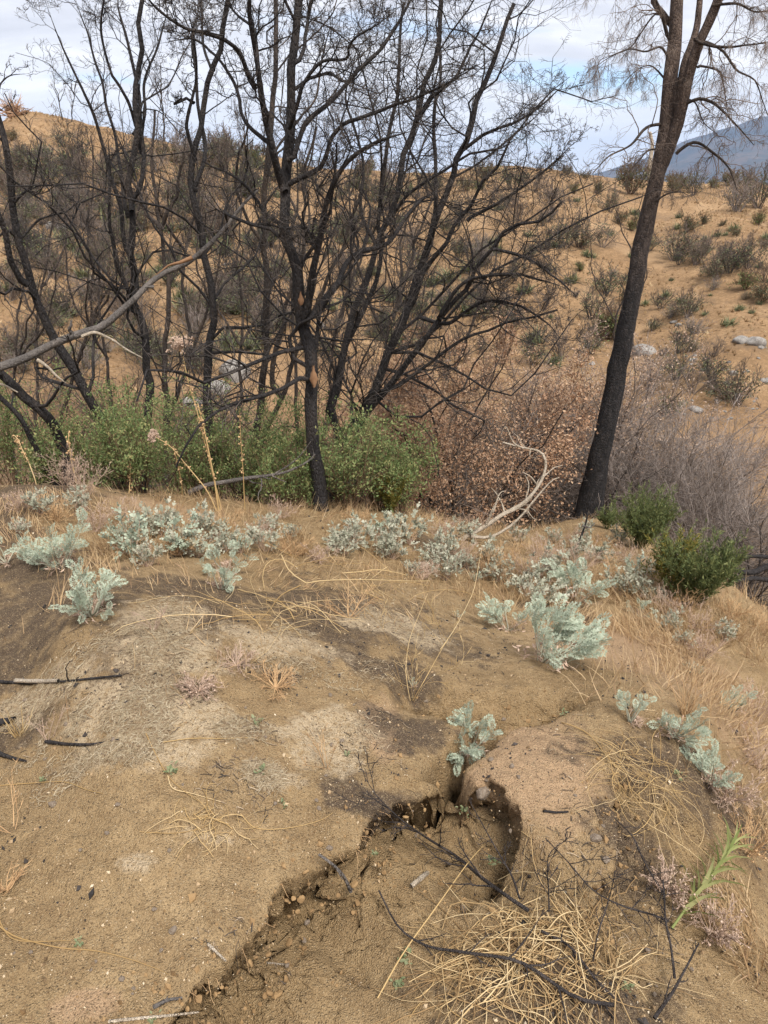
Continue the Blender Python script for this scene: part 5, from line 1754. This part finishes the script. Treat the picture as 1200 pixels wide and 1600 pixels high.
ground_stick('pale_stick', 'short pale twig on the bank above the gully corner', 'stick', [(325, 1476), (340, 1490), (353, 1502)], 5, 3, M_PALE, [.01, .015, .02])
ground_stick('pale_stick', 'pale straight straw on the gully floor', 'stick', [(418, 1505), (455, 1508), (495, 1506)], 3, 2, M_PALE)
ground_stick('dark_twig', 'small dark twig lying on the mound', 'stick', [(849, 1268), (870, 1270), (888, 1269)], 4, 3, M_CHAR)
ground_stick('pale_stick', 'pale root end sticking out of the gully mouth at the bottom', 'stick', [(240, 1575), (262, 1564), (285, 1560)], 7, 4, M_GREY, side=2)
ground_stick('pale_stick', 'long pale straw along the bottom edge by the gully mouth', 'stick', [(170, 1597), (215, 1592), (260, 1588), (310, 1582)], 5, 3, M_PALE)
ground_stick('pale_stick', 'flattened pale straw across the small black sticks right of the gully', 'stick', [(643, 1386), (662, 1370), (680, 1356)], 8, 5, M_PALE, [.02] * 3)
M_SCORCH = bark('scorched_branch', (.032, .027, .026), (.10, .082, .075), (.45, .65), 20)
# dead black branches standing over the lower right
B = lambda lab, pts, w0, w1, lifts, side=5, sub=2: ground_stick('charred_branch', lab, 'branch', pts, w0 * .5, w1 * .55, M_SCORCH, lifts, int(side * 2.3), sub + 1, 20, 7, None, .08, (.14, .42), .14)
B('long black dead branch reaching up left across the gully hole', [(826, 1424), (790, 1400), (752, 1372), (715, 1340), (670, 1312), (625, 1280), (585, 1240)], 13, 3, [.03, .05, .07, .08, .09, .09, .09], 7, 3)
B('thin black dead branch rising over the gully hole', [(812, 1405), (800, 1370), (780, 1335), (760, 1300), (745, 1272), (735, 1255)], 7, 2, [.04, .07, .09, .10, .10, .10], 5, 2)
B('black twiggy stem standing left of the mound face', [(858, 1425), (857, 1390), (855, 1350), (862, 1330), (885, 1312)], 5, 2, [.01, .05, .1, .13, .15], 6, 3)
B('long black branch curving along the bottom straw heap', [(592, 1392), (622, 1448), (665, 1478), (720, 1488), (800, 1500), (840, 1520), (900, 1560), (960, 1572)], 5, 12, [.05, .05, .05, .05, .05, .04, .03, .02], 5, 2)
B('thin black stem standing at the right end of the straw heap', [(926, 1505), (934, 1460), (950, 1410), (962, 1360)], 6, 2, [.02, .07, .11, .15], 3, 1)
B('forked black branch at the lower right corner', [(1022, 1592), (1050, 1552), (1072, 1512), (1092, 1474)], 12, 4, [.02, .06, .1, .12], 3, 1)
B('upright black stem just left of the bright green shoot', [(1054, 1530), (1048, 1480), (1040, 1440), (1036, 1375)], 9, 4, [.03, .07, .1, .13], 4, 2)
B('black branch lying from the mound foot toward the green shoot', [(852, 1310), (890, 1350), (925, 1390), (970, 1415), (1020, 1430), (1045, 1440)], 3, 6, [.09, .08, .07, .06, .06, .06], 6, 2)
B('thin black branch on the right bank above the green shoot', [(960, 1278), (990, 1310), (1003, 1340), (1020, 1370), (1036, 1395)], 3, 5, [.06, .06, .05, .05, .05], 4, 2)
B('charred stem half buried in the bottom straw heap', [(845, 1455), (890, 1480), (930, 1530), (960, 1560)], 9, 6, [.03, .03, .02, .02], 4, 2)
B('short black twig left of the thin weed on the gully bank', [(640, 1350), (680, 1352), (720, 1345)], 3, 2, [.05, .05, .06], 3, 0)


M_HEAP = leafy('mixed_dead_straw', [(0, (.20, .125, .06)), (.35, (.38, .25, .12)), (.7, (.56, .40, .20)), (1, (.68, .54, .32))], .2)


def straws(px, py, rx, ry, n, h, label=None, w=.0026, mat=None, name='straw_heap', arc=.5, ln=(.12, .4)):
    c = gp(px, py); e = gp(px + rx, py); f = gp(px, py - ry)
    rx_, ry_ = np.linalg.norm(e - c), np.linalg.norm(f[:2] - c[:2])
    a = rng.uniform(0, 6.28, n); q = np.sqrt(rng.random(n)) * .9
    x, y = c[0] + rx_ * q * np.cos(a), c[1] + ry_ * q * np.sin(a)
    if label is None:
        k = fbm(x, y, 5.5, 4, 83) > .02 + .35 * (q - .55)
        x, y = x[k], y[k]; n = len(x)
        if n == 0: return Geo()
    L = rng.uniform(*ln, n); hd = rng.uniform(0, 6.28, n); cv = rng.normal(0, arc, n)
    m = 9 if label else 4
    P = np.empty((n, m, 3))
    for i in range(m):
        s = i / (m - 1) - .5
        P[:, i, 0] = x; P[:, i, 1] = y
        x = x + np.cos(hd) * L / m; y = y + np.sin(hd) * L / m; hd = hd + cv / m * 2 + rng.normal(0, .05, n) + np.where(rng.random(n) < .14, rng.normal(0, .7, n), 0)
    zz0 = Hfull(P[..., 0].ravel(), P[..., 1].ravel()).reshape(n, m)
    hh = h * rng.random(n)[:, None] * np.clip(np.sin(np.linspace(.1, 3.0, m)), 0, 1)
    P[..., 2] = np.maximum(zz0, zz0.mean(1, keepdims=True) * .6 + zz0 * .4) + .003 + hh
    R = w * rng.uniform(.25, 1, (n, 1)) ** 1.3 * np.linspace(1, .6, m)
    g = Geo().add(*tubes(P, R, 4 if label else 3))
    if label is None: return g
    o = thing(name, label, 'straw', c)
    link('straws', g.mesh('straws', mat or M_STRAW, c), o, kind='stuff')


straws(830, 1500, 155, 76, 380, .035, 'heap of golden straw under the black branches at the bottom', .0019, M_HEAP, ln=(.05, .34), arc=.4)
straws(1000, 1215, 60, 45, 130, .04, 'matted straw clump hanging down the right side of the mound', .0013, ln=(.10, .25))
straws(330, 1285, 80, 24, 60, .02, 'small scatter of straw above the overhanging gully rim', .0014, ln=(.04, .15))
straws(560, 905, 80, 26, 26, .10, 'arching golden straws in the middle of the clearing', .003, ln=(.3, .6), arc=.9)
straws(420, 960, 70, 30, 30, .06, 'bent golden straws right of the dark ash patch', .0025, ln=(.25, .55), arc=.8)
S = lambda lab, pts, w0=4, w1=2, lifts=None: ground_stick('dry_straw', lab, 'straw', pts, w0 * .5, w1 * .5, M_STRAW, lifts, 0, 0, 20, 5)
S('long golden straw curving along the lower left soil', [(-10, 1440), (20, 1462), (60, 1474), (100, 1482), (150, 1486), (200, 1498), (240, 1512), (262, 1522)], 6, 2)
S('second golden straw joining the long one at lower left', [(-8, 1415), (5, 1450), (30, 1470), (110, 1470)], 5, 2)
S('pale straw lying straight at the left edge, mid height', [(-5, 1228), (50, 1224), (100, 1222), (135, 1234), (160, 1240)], 4, 2)
S('forked golden straw hanging down the middle of the soil', [(228, 1146), (240, 1172), (262, 1212), (285, 1234), (310, 1252)], 4, 2)
S('short golden straw crossing the forked one', [(262, 1212), (270, 1232), (300, 1240), (345, 1253)], 3, 2)
S('pale thin straw lying above the forked golden one', [(255, 1160), (300, 1154), (350, 1154), (405, 1152)], 3, 2)
S('long straw with a kink above the overhanging rim', [(218, 1300), (275, 1302), (320, 1292), (355, 1270)], 3, 2)
S('straw running right above the overhanging rim', [(376, 1272), (400, 1294), (450, 1294), (500, 1282), (520, 1270)], 3, 1.5)
S('long pale straw crossing the mound toward the straw clump', [(848, 1128), (880, 1130), (918, 1146), (945, 1178), (962, 1200)], 4, 3)
S('diagonal straw stalk rising from the straw heap across the gully', [(590, 1560), (630, 1490), (680, 1420), (730, 1350), (755, 1322)], 5, 3, [.02, .04, .06, .07, .06])
S('tall arching golden straw over the middle of the clearing', [(440, 868), (452, 892), (480, 912), (500, 908), (560, 906), (640, 908), (672, 908)], 4, 2, [.12, .10, .08, .1, .12, .1, .06])
S('golden straw arching down to the left from the middle weed', [(470, 915), (440, 930), (420, 955), (400, 975)], 4, 2, [.08, .06, .04, .02])
S('straight golden straw rising right of the tiny seedlings', [(688, 1015), (712, 980), (735, 935), (742, 915), (752, 860)], 2.6, 1.6, [.02, .08, .14, .17, .22])
S('tall golden stem left of the tiny seedling', [(641, 1095), (634, 1050), (640, 1000), (655, 960), (668, 928)], 2.6, 1.4, [.01, .06, .12, .17, .2])
S('tall golden stem leaning right above the tiny seedling', [(645, 1095), (665, 1060), (690, 1015), (700, 1000)], 2.6, 1.4, [.01, .06, .12, .13])
S('bent pale straw at the bottom right of the gully mouth', [(735, 1598), (705, 1580), (690, 1560), (660, 1565), (640, 1590)], 4, 3)


for a in [(646, 1096, 150, 'tall thin golden weed skeleton behind the tiny seedling, left of the crack', 5, .45, (4, 3), M_STRAW),
          (700, 1010, 90, 'thin golden weed skeleton left of the big hanging silvery plant', 4, .6, (4, 2), M_STRAW)]:
    dry_weed(a[0], a[1], a[2], a[3], a[4], a[5], a[6], a[7], r=.0014)


# pale weed stalks with seed heads before the green bushes
def stalk(label, pts, Y, w0_, w1_, head=0, nod=10, seedm=None, spread=.06):
    w0, w1 = w0_ * .6, w1_ * .6
    P = limb_path(pts, Y, Y + .1, 24, False, .006)
    P[0, 2] = hz(P[0, 0], P[0, 1])
    b = P[0].copy()
    o = thing('weed_stalk', label, 'weed', b)
    R = np.array([.5 * (w0 + (w1 - w0) * u) * mpp(p) for u, p in zip(np.linspace(0, 1, 24), P)])
    link('stem', raw_mesh('stem', tubes(P[None], R[None], 6)[0] - b, tubes(P[None], R[None], 6)[1], None, M_STRAW), o)
    blob = ([(-1, 0, 0), (1, 0, 0), (0, 0, 1), (0, 0, -1), (0, 1.4, 0), (0, -1, 0)], None, [(0, 4, 2), (4, 1, 2), (1, 5, 2), (5, 0, 2), (4, 0, 3), (1, 4, 3), (5, 1, 3), (0, 5, 3)])
    if nod:
        p, _ = along(P[None, 8:], nod * 4)
        p = p + rng.normal(0, .010, p.shape)
        link('seed_heads', Geo().add(*stamp(*blob, p, frames(rng.normal(size=p.shape), rng.normal(size=p.shape)), rng.uniform(.003, .009, (len(p), 1)) * np.ones(3))).mesh('seed_heads', seedm or M_DRYSTEM, b, False), o, kind='stuff')
    if head:
        d = nrm(P[-1] - P[-2])[None] * .8 + rng.normal(0, .5, (40, 3))
        Pq = P[-1] + nrm(d)[:, None, :] * np.linspace(0, 1, 5)[None, :, None] * rng.uniform(.4, 1, (40, 1, 1)) * head
        g = Geo().add(*tubes(Pq, np.full((40, 5), .0012), 3))
        e = np.repeat(Pq[:, -1], 9, 0) + rng.normal(0, head * .10, (360, 3))
        g.add(*stamp(*blob, e, frames(rng.normal(size=e.shape), rng.normal(size=e.shape)), rng.uniform(.003, .007, (360, 1)) * np.ones(3)))
        link('flower_head', g.mesh('flower_head', M_PINKSTEM, b, False), o, kind='stuff')
    return o


stalk('tall pale weed stalk topped by a pinkish dead flower head', [(348, 815), (340, 770), (325, 710), (308, 640), (295, 600), (288, 570), (282, 545)], 4.3, 4, 2, .085, 8)
stalk('pale weed stalk with lumpy seed clusters in the middle of the group', [(345, 812), (338, 770), (330, 720), (325, 690), (318, 660), (310, 630)], 4.25, 5, 3, 0, 14)
stalk('shorter leaning pale weed stalk on the left of the group', [(345, 815), (325, 770), (300, 735), (270, 700), (245, 685)], 4.25, 4, 2, .05, 6)
stalk('thin pale weed stalk standing right of the group', [(383, 800), (380, 760), (378, 710), (374, 640)], 4.4, 3, 1.5, 0, 8)
stalk('thin pale weed stalk standing left of the group', [(286, 785), (280, 740), (272, 700)], 4.4, 3, 1.5, 0, 6)
stalk('yellowish weed stalk at the far left before the bushes', [(55, 748), (42, 720), (30, 690), (22, 680)], 4.5, 3, 2, 0, 10)
stalk('pale seed stalk before the leaning forked trunk', [(118, 750), (112, 720), (108, 690), (108, 675)], 4.5, 3, 2, 0, 8)
stalk('small pale seed stalk below the wavy trunk', [(200, 790), (203, 760), (207, 725)], 4.4, 3, 1.5, 0, 6)


# ------------------------------------------------------------------ bright green shoot and seedlings
M_SHOOT = leafy('bright_green_leaves', [(0, (.20, .245, .08)), (.5, (.31, .345, .13)), (1, (.43, .43, .20))], .35)
M_SEED = leafy('seedling_leaves', [(0, (.15, .185, .09)), (1, (.26, .28, .16))], .3)


def shoot(label):
    P = px_path([(1050, 1450), (1075, 1415), (1105, 1375), (1128, 1345), (1150, 1310)], [.005, .04, .08, .11, .14], 16)
    b = P[0].copy()
    o = thing('green_shoot', label, 'plant', b)
    R = np.linspace(.0036, .0014, 16)
    V, Q = tubes(P[None], R[None], 7)
    link('stem', raw_mesh('stem', V - b, Q, None, M_SHOOT), o)
    me = raw_mesh('leaf', [(v[0] * .11, v[1], v[2] * 1.1) for v in BLADE[0]], BLADE[1], BLADE[2], M_SHOOT, True)
    for j in range(64):
        f = 2 + 13 * (j / 64) ** .9; k = min(int(f), 14); u = f - k
        p = P[k] * (1 - u) + P[k + 1] * u
        t_ = nrm(P[k + 1] - P[k]); a = j * 2.399
        n1 = nrm(np.cross(t_, [0, 0, 1])); n2 = np.cross(n1, t_)
        d = nrm(t_ * .75 + (n1 * math.cos(a) + n2 * math.sin(a)) * .9)
        M = frames(d[None], t_[None])[0]; s = rng.uniform(.075, .125) * (1 - .4 * j / 64) * rng.uniform(.8, 1.1)
        q = link('leaf', me, o); m4 = Matrix.Identity(4)
        for r_ in range(3):
            for c_ in range(3): m4[r_][c_] = M[r_, c_] * s
            m4[r_][3] = p[r_] - b[r_]
        q.matrix_local = m4


shoot('bright yellow green leafy shoot leaning up at the lower right')


def seedling(px, py, wpx, label, n=15, mat=None, group=None):
    b = gp(px, py); W_ = wpx * mpp(b)
    a = np.arange(n) * 2.4; el = rng.uniform(.3, 1.0, n)
    D = nrm(np.stack([np.cos(a), np.sin(a), el], -1))
    pos = np.tile(b, (n, 1)) + np.array([0, 0, 1.0]) * (rng.random((n, 1)) * W_ * .5) + rng.normal(0, .16, (n, 3)) * W_ * [1, 1, .1]
    s = W_ * rng.uniform(.16, .42, n)
    me = Geo().add(*stamp(*LEAF, pos, frames(D, np.tile([0, 0, 1.0], (n, 1))), np.stack([s, s, s], -1))).mesh('seedling', mat or M_SEED, b, False)
    tag(link('seedling', me, None, b), label, 'seedling', group)


for px, py, w_, lab in [(124, 1476, 20, 'tiny green seedling beside the long golden straw at lower left'),
                        (480, 1573, 16, 'tiny green seedling on the lower soil near the bottom edge'),
                        (240, 1596, 22, 'tiny green seedling at the bottom edge by the gully mouth'),
                        (634, 1502, 30, 'green seedling left of the straw heap, upper of two'),
                        (622, 1540, 28, 'green seedling left of the straw heap, lower of two'),
                        (978, 1546, 24, 'green seedling at the right end of the straw heap'),
                        (690, 1265, 26, 'light green seedling inside the gully hole, left'),
                        (724, 1272, 24, 'light green seedling inside the gully hole, right'),
                        (766, 1350, 26, 'light green seedling at the lower edge of the gully hole'),
                        (270, 1208, 28, 'faint green seedling beside the forked golden straw'),
                        (402, 1132, 20, 'faint green seedling above the pale litter patches'),
                        (405, 1210, 20, 'faint green seedling in the grey litter tuft'),
                        (443, 1258, 18, 'faint green seedling above the overhanging rim'),
                        (543, 1182, 14, 'tiny green seedling left of the flat pinkish slab'),
                        (67, 1222, 16, 'tiny green seedling on the straight pale straw'),
                        (585, 1337, 14, 'tiny green seedling on the gully bank'),
                        (880, 1118, 14, 'tiny green seedling on top of the mound'),
                        (1060, 1215, 20, 'tiny pale seedling between the mound and the right bank')]:
    seedling(px, py, w_, lab)

# ------------------------------------------------------------------ stones
ST = [rock_mesh('stone', 20 + s, M_STONE, 2, .7, 7) for s in range(4)]


def stone(px, py, wpx, label, group=None, k=0, mat=None, flat=1.0):
    if label is None: return
    p = gp(px, py); s = wpx * mpp(p) * .5
    o = link('stone', ST[k % 4], None, Vector(p) + Vector((0, 0, s * .25)))
    o.scale = (s, s * .8, s * flat); o.rotation_euler = (.2 * (k % 3), .15, k * 1.3)
    tag(o, label, 'stone', group)


stone(755, 1242, 30, 'grey angular stone stuck in the wall of the gully hole', None, 1)
for i, (px, py, w_, lab) in enumerate([(83, 1258, 15, 'dark and pale stone on the soil at the left'), (480, 1442, 12, 'pinkish pebble on the gully floor'),
        (190, 1531, 13, 'pale pebble on the lower left soil'), (585, 1432, 10, 'pale pebble beside the thick stub of stick'),
        (724, 1420, 14, 'grey pebble at the upper left of the straw heap'), (692, 1396, 12, 'pinkish pebble left of the straw heap'),
        (947, 1345, 16, 'pale stone on the eastern edge of the mound'), (930, 1312, 20, 'flat pale crust stone on the mound'),
        (800, 1198, 10, 'white pebble on the mound above the hole'), (810, 1215, 9, 'second pebble on the mound above the hole'),
        (515, 1326, 12, 'white stone on the overhanging gully rim'), (1010, 1485, 14, 'orange brown pebble at lower right'),
        (614, 1575, 14, 'grey pebble at the bottom edge left of the straw'), (270, 1455, 16, 'brown clod above the long golden straw'),
        (475, 1470, 10, 'pale pebble lower on the gully floor'), (660, 888, 26, 'dark stone beside a hollow behind the clearing')]):
    stone(px, py, w_, lab, None, i)
for i in range(60):
    px, py = rng.uniform(0, 1150), rng.uniform(1080, 1595)
    stone(px, py, rng.uniform(5, 10), say('small loose stone', px, py, NEAR_MARKS), 'small loose stones on the soil', i)

M_GRAIN = leafy('loose_grains', [(0, (.13, .085, .046)), (.4, (.23, .155, .085)), (.8, (.36, .26, .155)), (.93, (.50, .40, .27)), (1, (.62, .54, .42))], 0, .9)
M_COAL = leafy('charcoal', [(0, (.018, .017, .017)), (1, (.06, .05, .045))], 0, .7)
OCT = ([(-1, 0, 0), (1, 0.1, 0), (.1, 0, .7), (0, .1, -.6), (0, .9, .1), (.1, -.9, 0)], None, [(0, 4, 2), (4, 1, 2), (1, 5, 2), (5, 0, 2), (4, 0, 3), (1, 4, 3), (5, 1, 3), (0, 5, 3)])


def scatter(n, rmin, rmax, amax=42):
    th = np.radians(rng.uniform(-amax, amax, n)); r = np.exp(rng.uniform(np.log(rmin), np.log(rmax), n))
    return r * np.sin(th), r * np.cos(th), r


def strew(name, n, rmin, rmax, smin, smax, mat, pw=2.6, mask=None, flat=1.0):
    x, y, r = scatter(n, rmin, rmax)
    if mask is not None:
        k = mask(x, y); x, y, r = x[k], y[k], r[k]
    n = len(x)
    s = smin * (1 - rng.random(n) * (1 - (smin / smax) ** pw)) ** (-1 / pw)
    pos = np.stack([x, y, Hfull(x, y) + s * .2], -1)
    return stamp(*OCT, pos, frames(rng.normal(size=(n, 3)), rng.normal(size=(n, 3))), np.stack([s, s * rng.uniform(.6, 1, n), s * flat * rng.uniform(.6, 1, n)], -1))


link('gravel', Geo().add(*strew('gravel', 22000, .7, 4.6, .0016, .010, M_GRAIN)).mesh('gravel', M_GRAIN, smooth=False), kind='stuff')
link('charcoal_crumbs', Geo().add(*strew('charcoal', 5200, .7, 4.8, .0026, .016, M_COAL, 2.2, lambda x, y: fbm(x, y, 3, 3, 15) > -.05)).mesh('charcoal_crumbs', M_COAL, smooth=False), kind='stuff')
M_CLOD = plain('soil_clods', (.17, .105, .050), (.30, .195, .095), 60)
# crumbled clods along the gully rims
cl = []
for PL, n, off in ((RIM, 230, .16), (CRACK, 120, .05), (EAST, 200, .1), (OUTF, 350, .12), (HEAD, 120, .1)):
    i = rng.integers(0, len(PL) - 1, n); u = rng.random((n, 1))
    q = PL[i] * (1 - u) + PL[i + 1] * u + rng.normal(0, off * .6, (n, 2))
    cl.append(q)
cl = np.concatenate(cl); n = len(cl)
s = .0035 * (1 - rng.random(n) * .985) ** (-.42)
pos = np.stack([cl[:, 0], cl[:, 1], Hfull(cl[:, 0], cl[:, 1]) + s * .2], -1)
link('soil_crumbs', Geo().add(*stamp(*OCT, pos, frames(rng.normal(size=(n, 3)), rng.normal(size=(n, 3))), np.stack([s, s * .85, s * .7], -1))).mesh('soil_crumbs', M_CLOD, smooth=False), kind='stuff')

# bigger lumps fallen from the banks, and fine roots hanging from them
i = rng.integers(0, len(RIM) - 1, 260); u = rng.random((260, 1))
q = RIM[i] * (1 - u) + RIM[i + 1] * u
tn = nrm(RIM[i + 1] - RIM[i]); lf = np.stack([-tn[:, 1], tn[:, 0]], -1)
q2 = q + lf * np.abs(rng.normal(0, .06, (260, 1)))
s = .0045 * (1 - rng.random(260) * .97) ** (-.33)
pos = np.stack([q2[:, 0], q2[:, 1], Hfull(q2[:, 0], q2[:, 1]) + s * .25], -1)
g = Geo()
cv = np.array([v.co for v in rock_mesh('clod', 77, M_CLOD, 2, .7, 9).vertices]); cf = [tuple(p.vertices) for p in bpy.data.meshes['clod'].polygons]
g.add(*stamp(cv, None, cf, pos, frames(rng.normal(size=(260, 3)), rng.normal(size=(260, 3))), np.stack([s, s * .85, s * .75], -1)))
link('soil_clods', g.mesh('soil_clods', M_CLOD, smooth=False), kind='stuff')
m = 46
i = rng.integers(0, len(RIM) - 1, m); u = rng.random((m, 1))
q = RIM[i] * (1 - u) + RIM[i + 1] * u
tn = nrm(RIM[i + 1] - RIM[i]); lf = np.stack([-tn[:, 1], tn[:, 0]], -1)
st = q - lf * .012
P = np.empty((m, 7, 3)); P[:, 0, :2] = st; P[:, 0, 2] = Hfull(st[:, 0], st[:, 1]) - .006
d = nrm(np.concatenate([lf * 1.2, np.full((m, 1), -.2)], 1) + rng.normal(0, .35, (m, 3))); L = rng.uniform(.015, .08, (m, 1)) ** 1.2 * 1.4
for k in range(1, 7):
    d = nrm(d + rng.normal(0, .25, (m, 3)) + [0, 0, -.30]); P[:, k] = P[:, k - 1] + d * L / 6
link('hanging_roots', Geo().add(*tubes(P, np.full((m, 7), .0008) * np.linspace(1.2, .6, 7), 3)).mesh('hanging_roots', M_DRYSTEM), kind='stuff')

# ------------------------------------------------------------------ litter and dry grass nobody could count
g = Geo()
M_LITTER = leafy('pale_litter', [(0, (.26, .18, .11)), (.5, (.42, .33, .21)), (1, (.60, .52, .38))], .2, .9)
for px, py, rx, ry, n in [(250, 965, 60, 34, 900), (270, 1022, 130, 36, 2200), (420, 1000, 80, 28, 900), (180, 1110, 130, 44, 2400), (220, 1182, 110, 36, 1400), (330, 1120, 90, 34, 1100),
                          (430, 1215, 50, 22, 500), (60, 1100, 70, 34, 700), (330, 1312, 40, 20, 300), (215, 1355, 30, 16, 260), (520, 1150, 60, 50, 350), (610, 970, 60, 24, 400), (100, 1200, 100, 40, 500),
                          (700, 960, 60, 30, 250), (500, 1040, 100, 40, 500)]:
    q = straws(px, py, rx * 1.15, ry * 1.15, int(n * 2.4), .006, None, .0011, ln=(.006, .045), arc=.5)
    g.V += q.V; g.Q += [a + g.n for a in q.Q]; g.n += q.n
link('straw_litter', g.mesh('straw_litter', M_LITTER), kind='stuff')

g = Geo()
for px, py, rx, ry, n in [(260, 1060, 260, 110, 420), (300, 1230, 240, 70, 260), (520, 1150, 150, 70, 160), (600, 980, 150, 50, 160), (850, 1180, 130, 70, 110), (900, 1420, 220, 120, 260), (420, 1480, 250, 90, 150), (620, 1330, 120, 60, 120)]:
    q = straws(px, py, rx, ry, n * 2, .004, None, .0019, ln=(.008, .045), arc=.08)
    if q.n: g.V += q.V; g.Q += [a + g.n for a in q.Q]; g.n += q.n
M_BITS = leafy('twig_bits', [(0, (.03, .027, .025)), (.35, (.075, .06, .05)), (.6, (.20, .145, .095)), (1, (.42, .33, .23))], 0, .9)
link('twig_litter', g.mesh('twig_litter', M_BITS), kind='stuff')

g = Geo()
M_GRASS = leafy('dry_grass_blades', [(0, (.33, .215, .115)), (.4, (.48, .335, .185)), (.8, (.60, .46, .28)), (1, (.38, .24, .15))], .3)
for px, py, rx, ry, n, h in [(150, 800, 190, 40, 1300, .07), (400, 830, 150, 40, 1500, .09), (285, 788, 40, 12, 900, .15), (195, 842, 34, 16, 420, .14), (600, 850, 130, 40, 2000, .10), (720, 830, 120, 36, 3600, .13),
                             (690, 790, 60, 16, 1800, .14), (870, 860, 160, 50, 4200, .11), (980, 870, 110, 50, 3600, .14), (1060, 960, 110, 60, 3200, .15), (1150, 1000, 90, 70, 2600, .17), (880, 900, 120, 40, 1300, .11),
                             (470, 848, 26, 18, 420, .14), (300, 850, 30, 14, 300, .12), (1170, 1140, 60, 80, 1200, .15), (1090, 1105, 40, 30, 420, .16), (60, 790, 110, 30, 1800, .08), (1160, 1420, 60, 110, 900, .12), (800, 830, 140, 24, 2200, .12),
                             (30, 1150, 40, 24, 90, .1), (480, 900, 120, 40, 500, .08), (1120, 1240, 60, 50, 400, .1)]:
    c = gp(px, py); e = gp(px + rx, py); f = g0(px, py - ry)
    rx_ = np.linalg.norm(e[:2] - c[:2]); ry_ = min(np.linalg.norm(f[:2] - c[:2]), 2.2)
    a = rng.uniform(0, 6.28, n); q = np.sqrt(rng.random(n))
    x, y = c[0] + rx_ * q * np.cos(a), c[1] + ry_ * q * np.sin(a)
    k = fbm(x, y, 3.2, 3, 19) > -.22 + .5 * (q - .6)
    x, y = x[k], y[k]; n = len(x)
    pos = np.stack([x, y, Hfull(x, y) - .005], -1)
    lean = np.stack([fbm(x, y, 2.0, 2, 23), fbm(x, y, 2.0, 2, 29), 0 * x], -1) * 1.3
    D = nrm(rng.normal(0, .42, (n, 3)) + lean + [0, 0, 1.0])
    s = h * rng.uniform(.5, 1.3, n)
    g.add(*stamp(*BLADE, pos, frames(D, rng.normal(size=(n, 3))), np.stack([rng.uniform(.0022, .0045, n), s, s], -1)))
link('dry_grass', g.mesh('dry_grass', M_GRASS, smooth=False), kind='stuff')
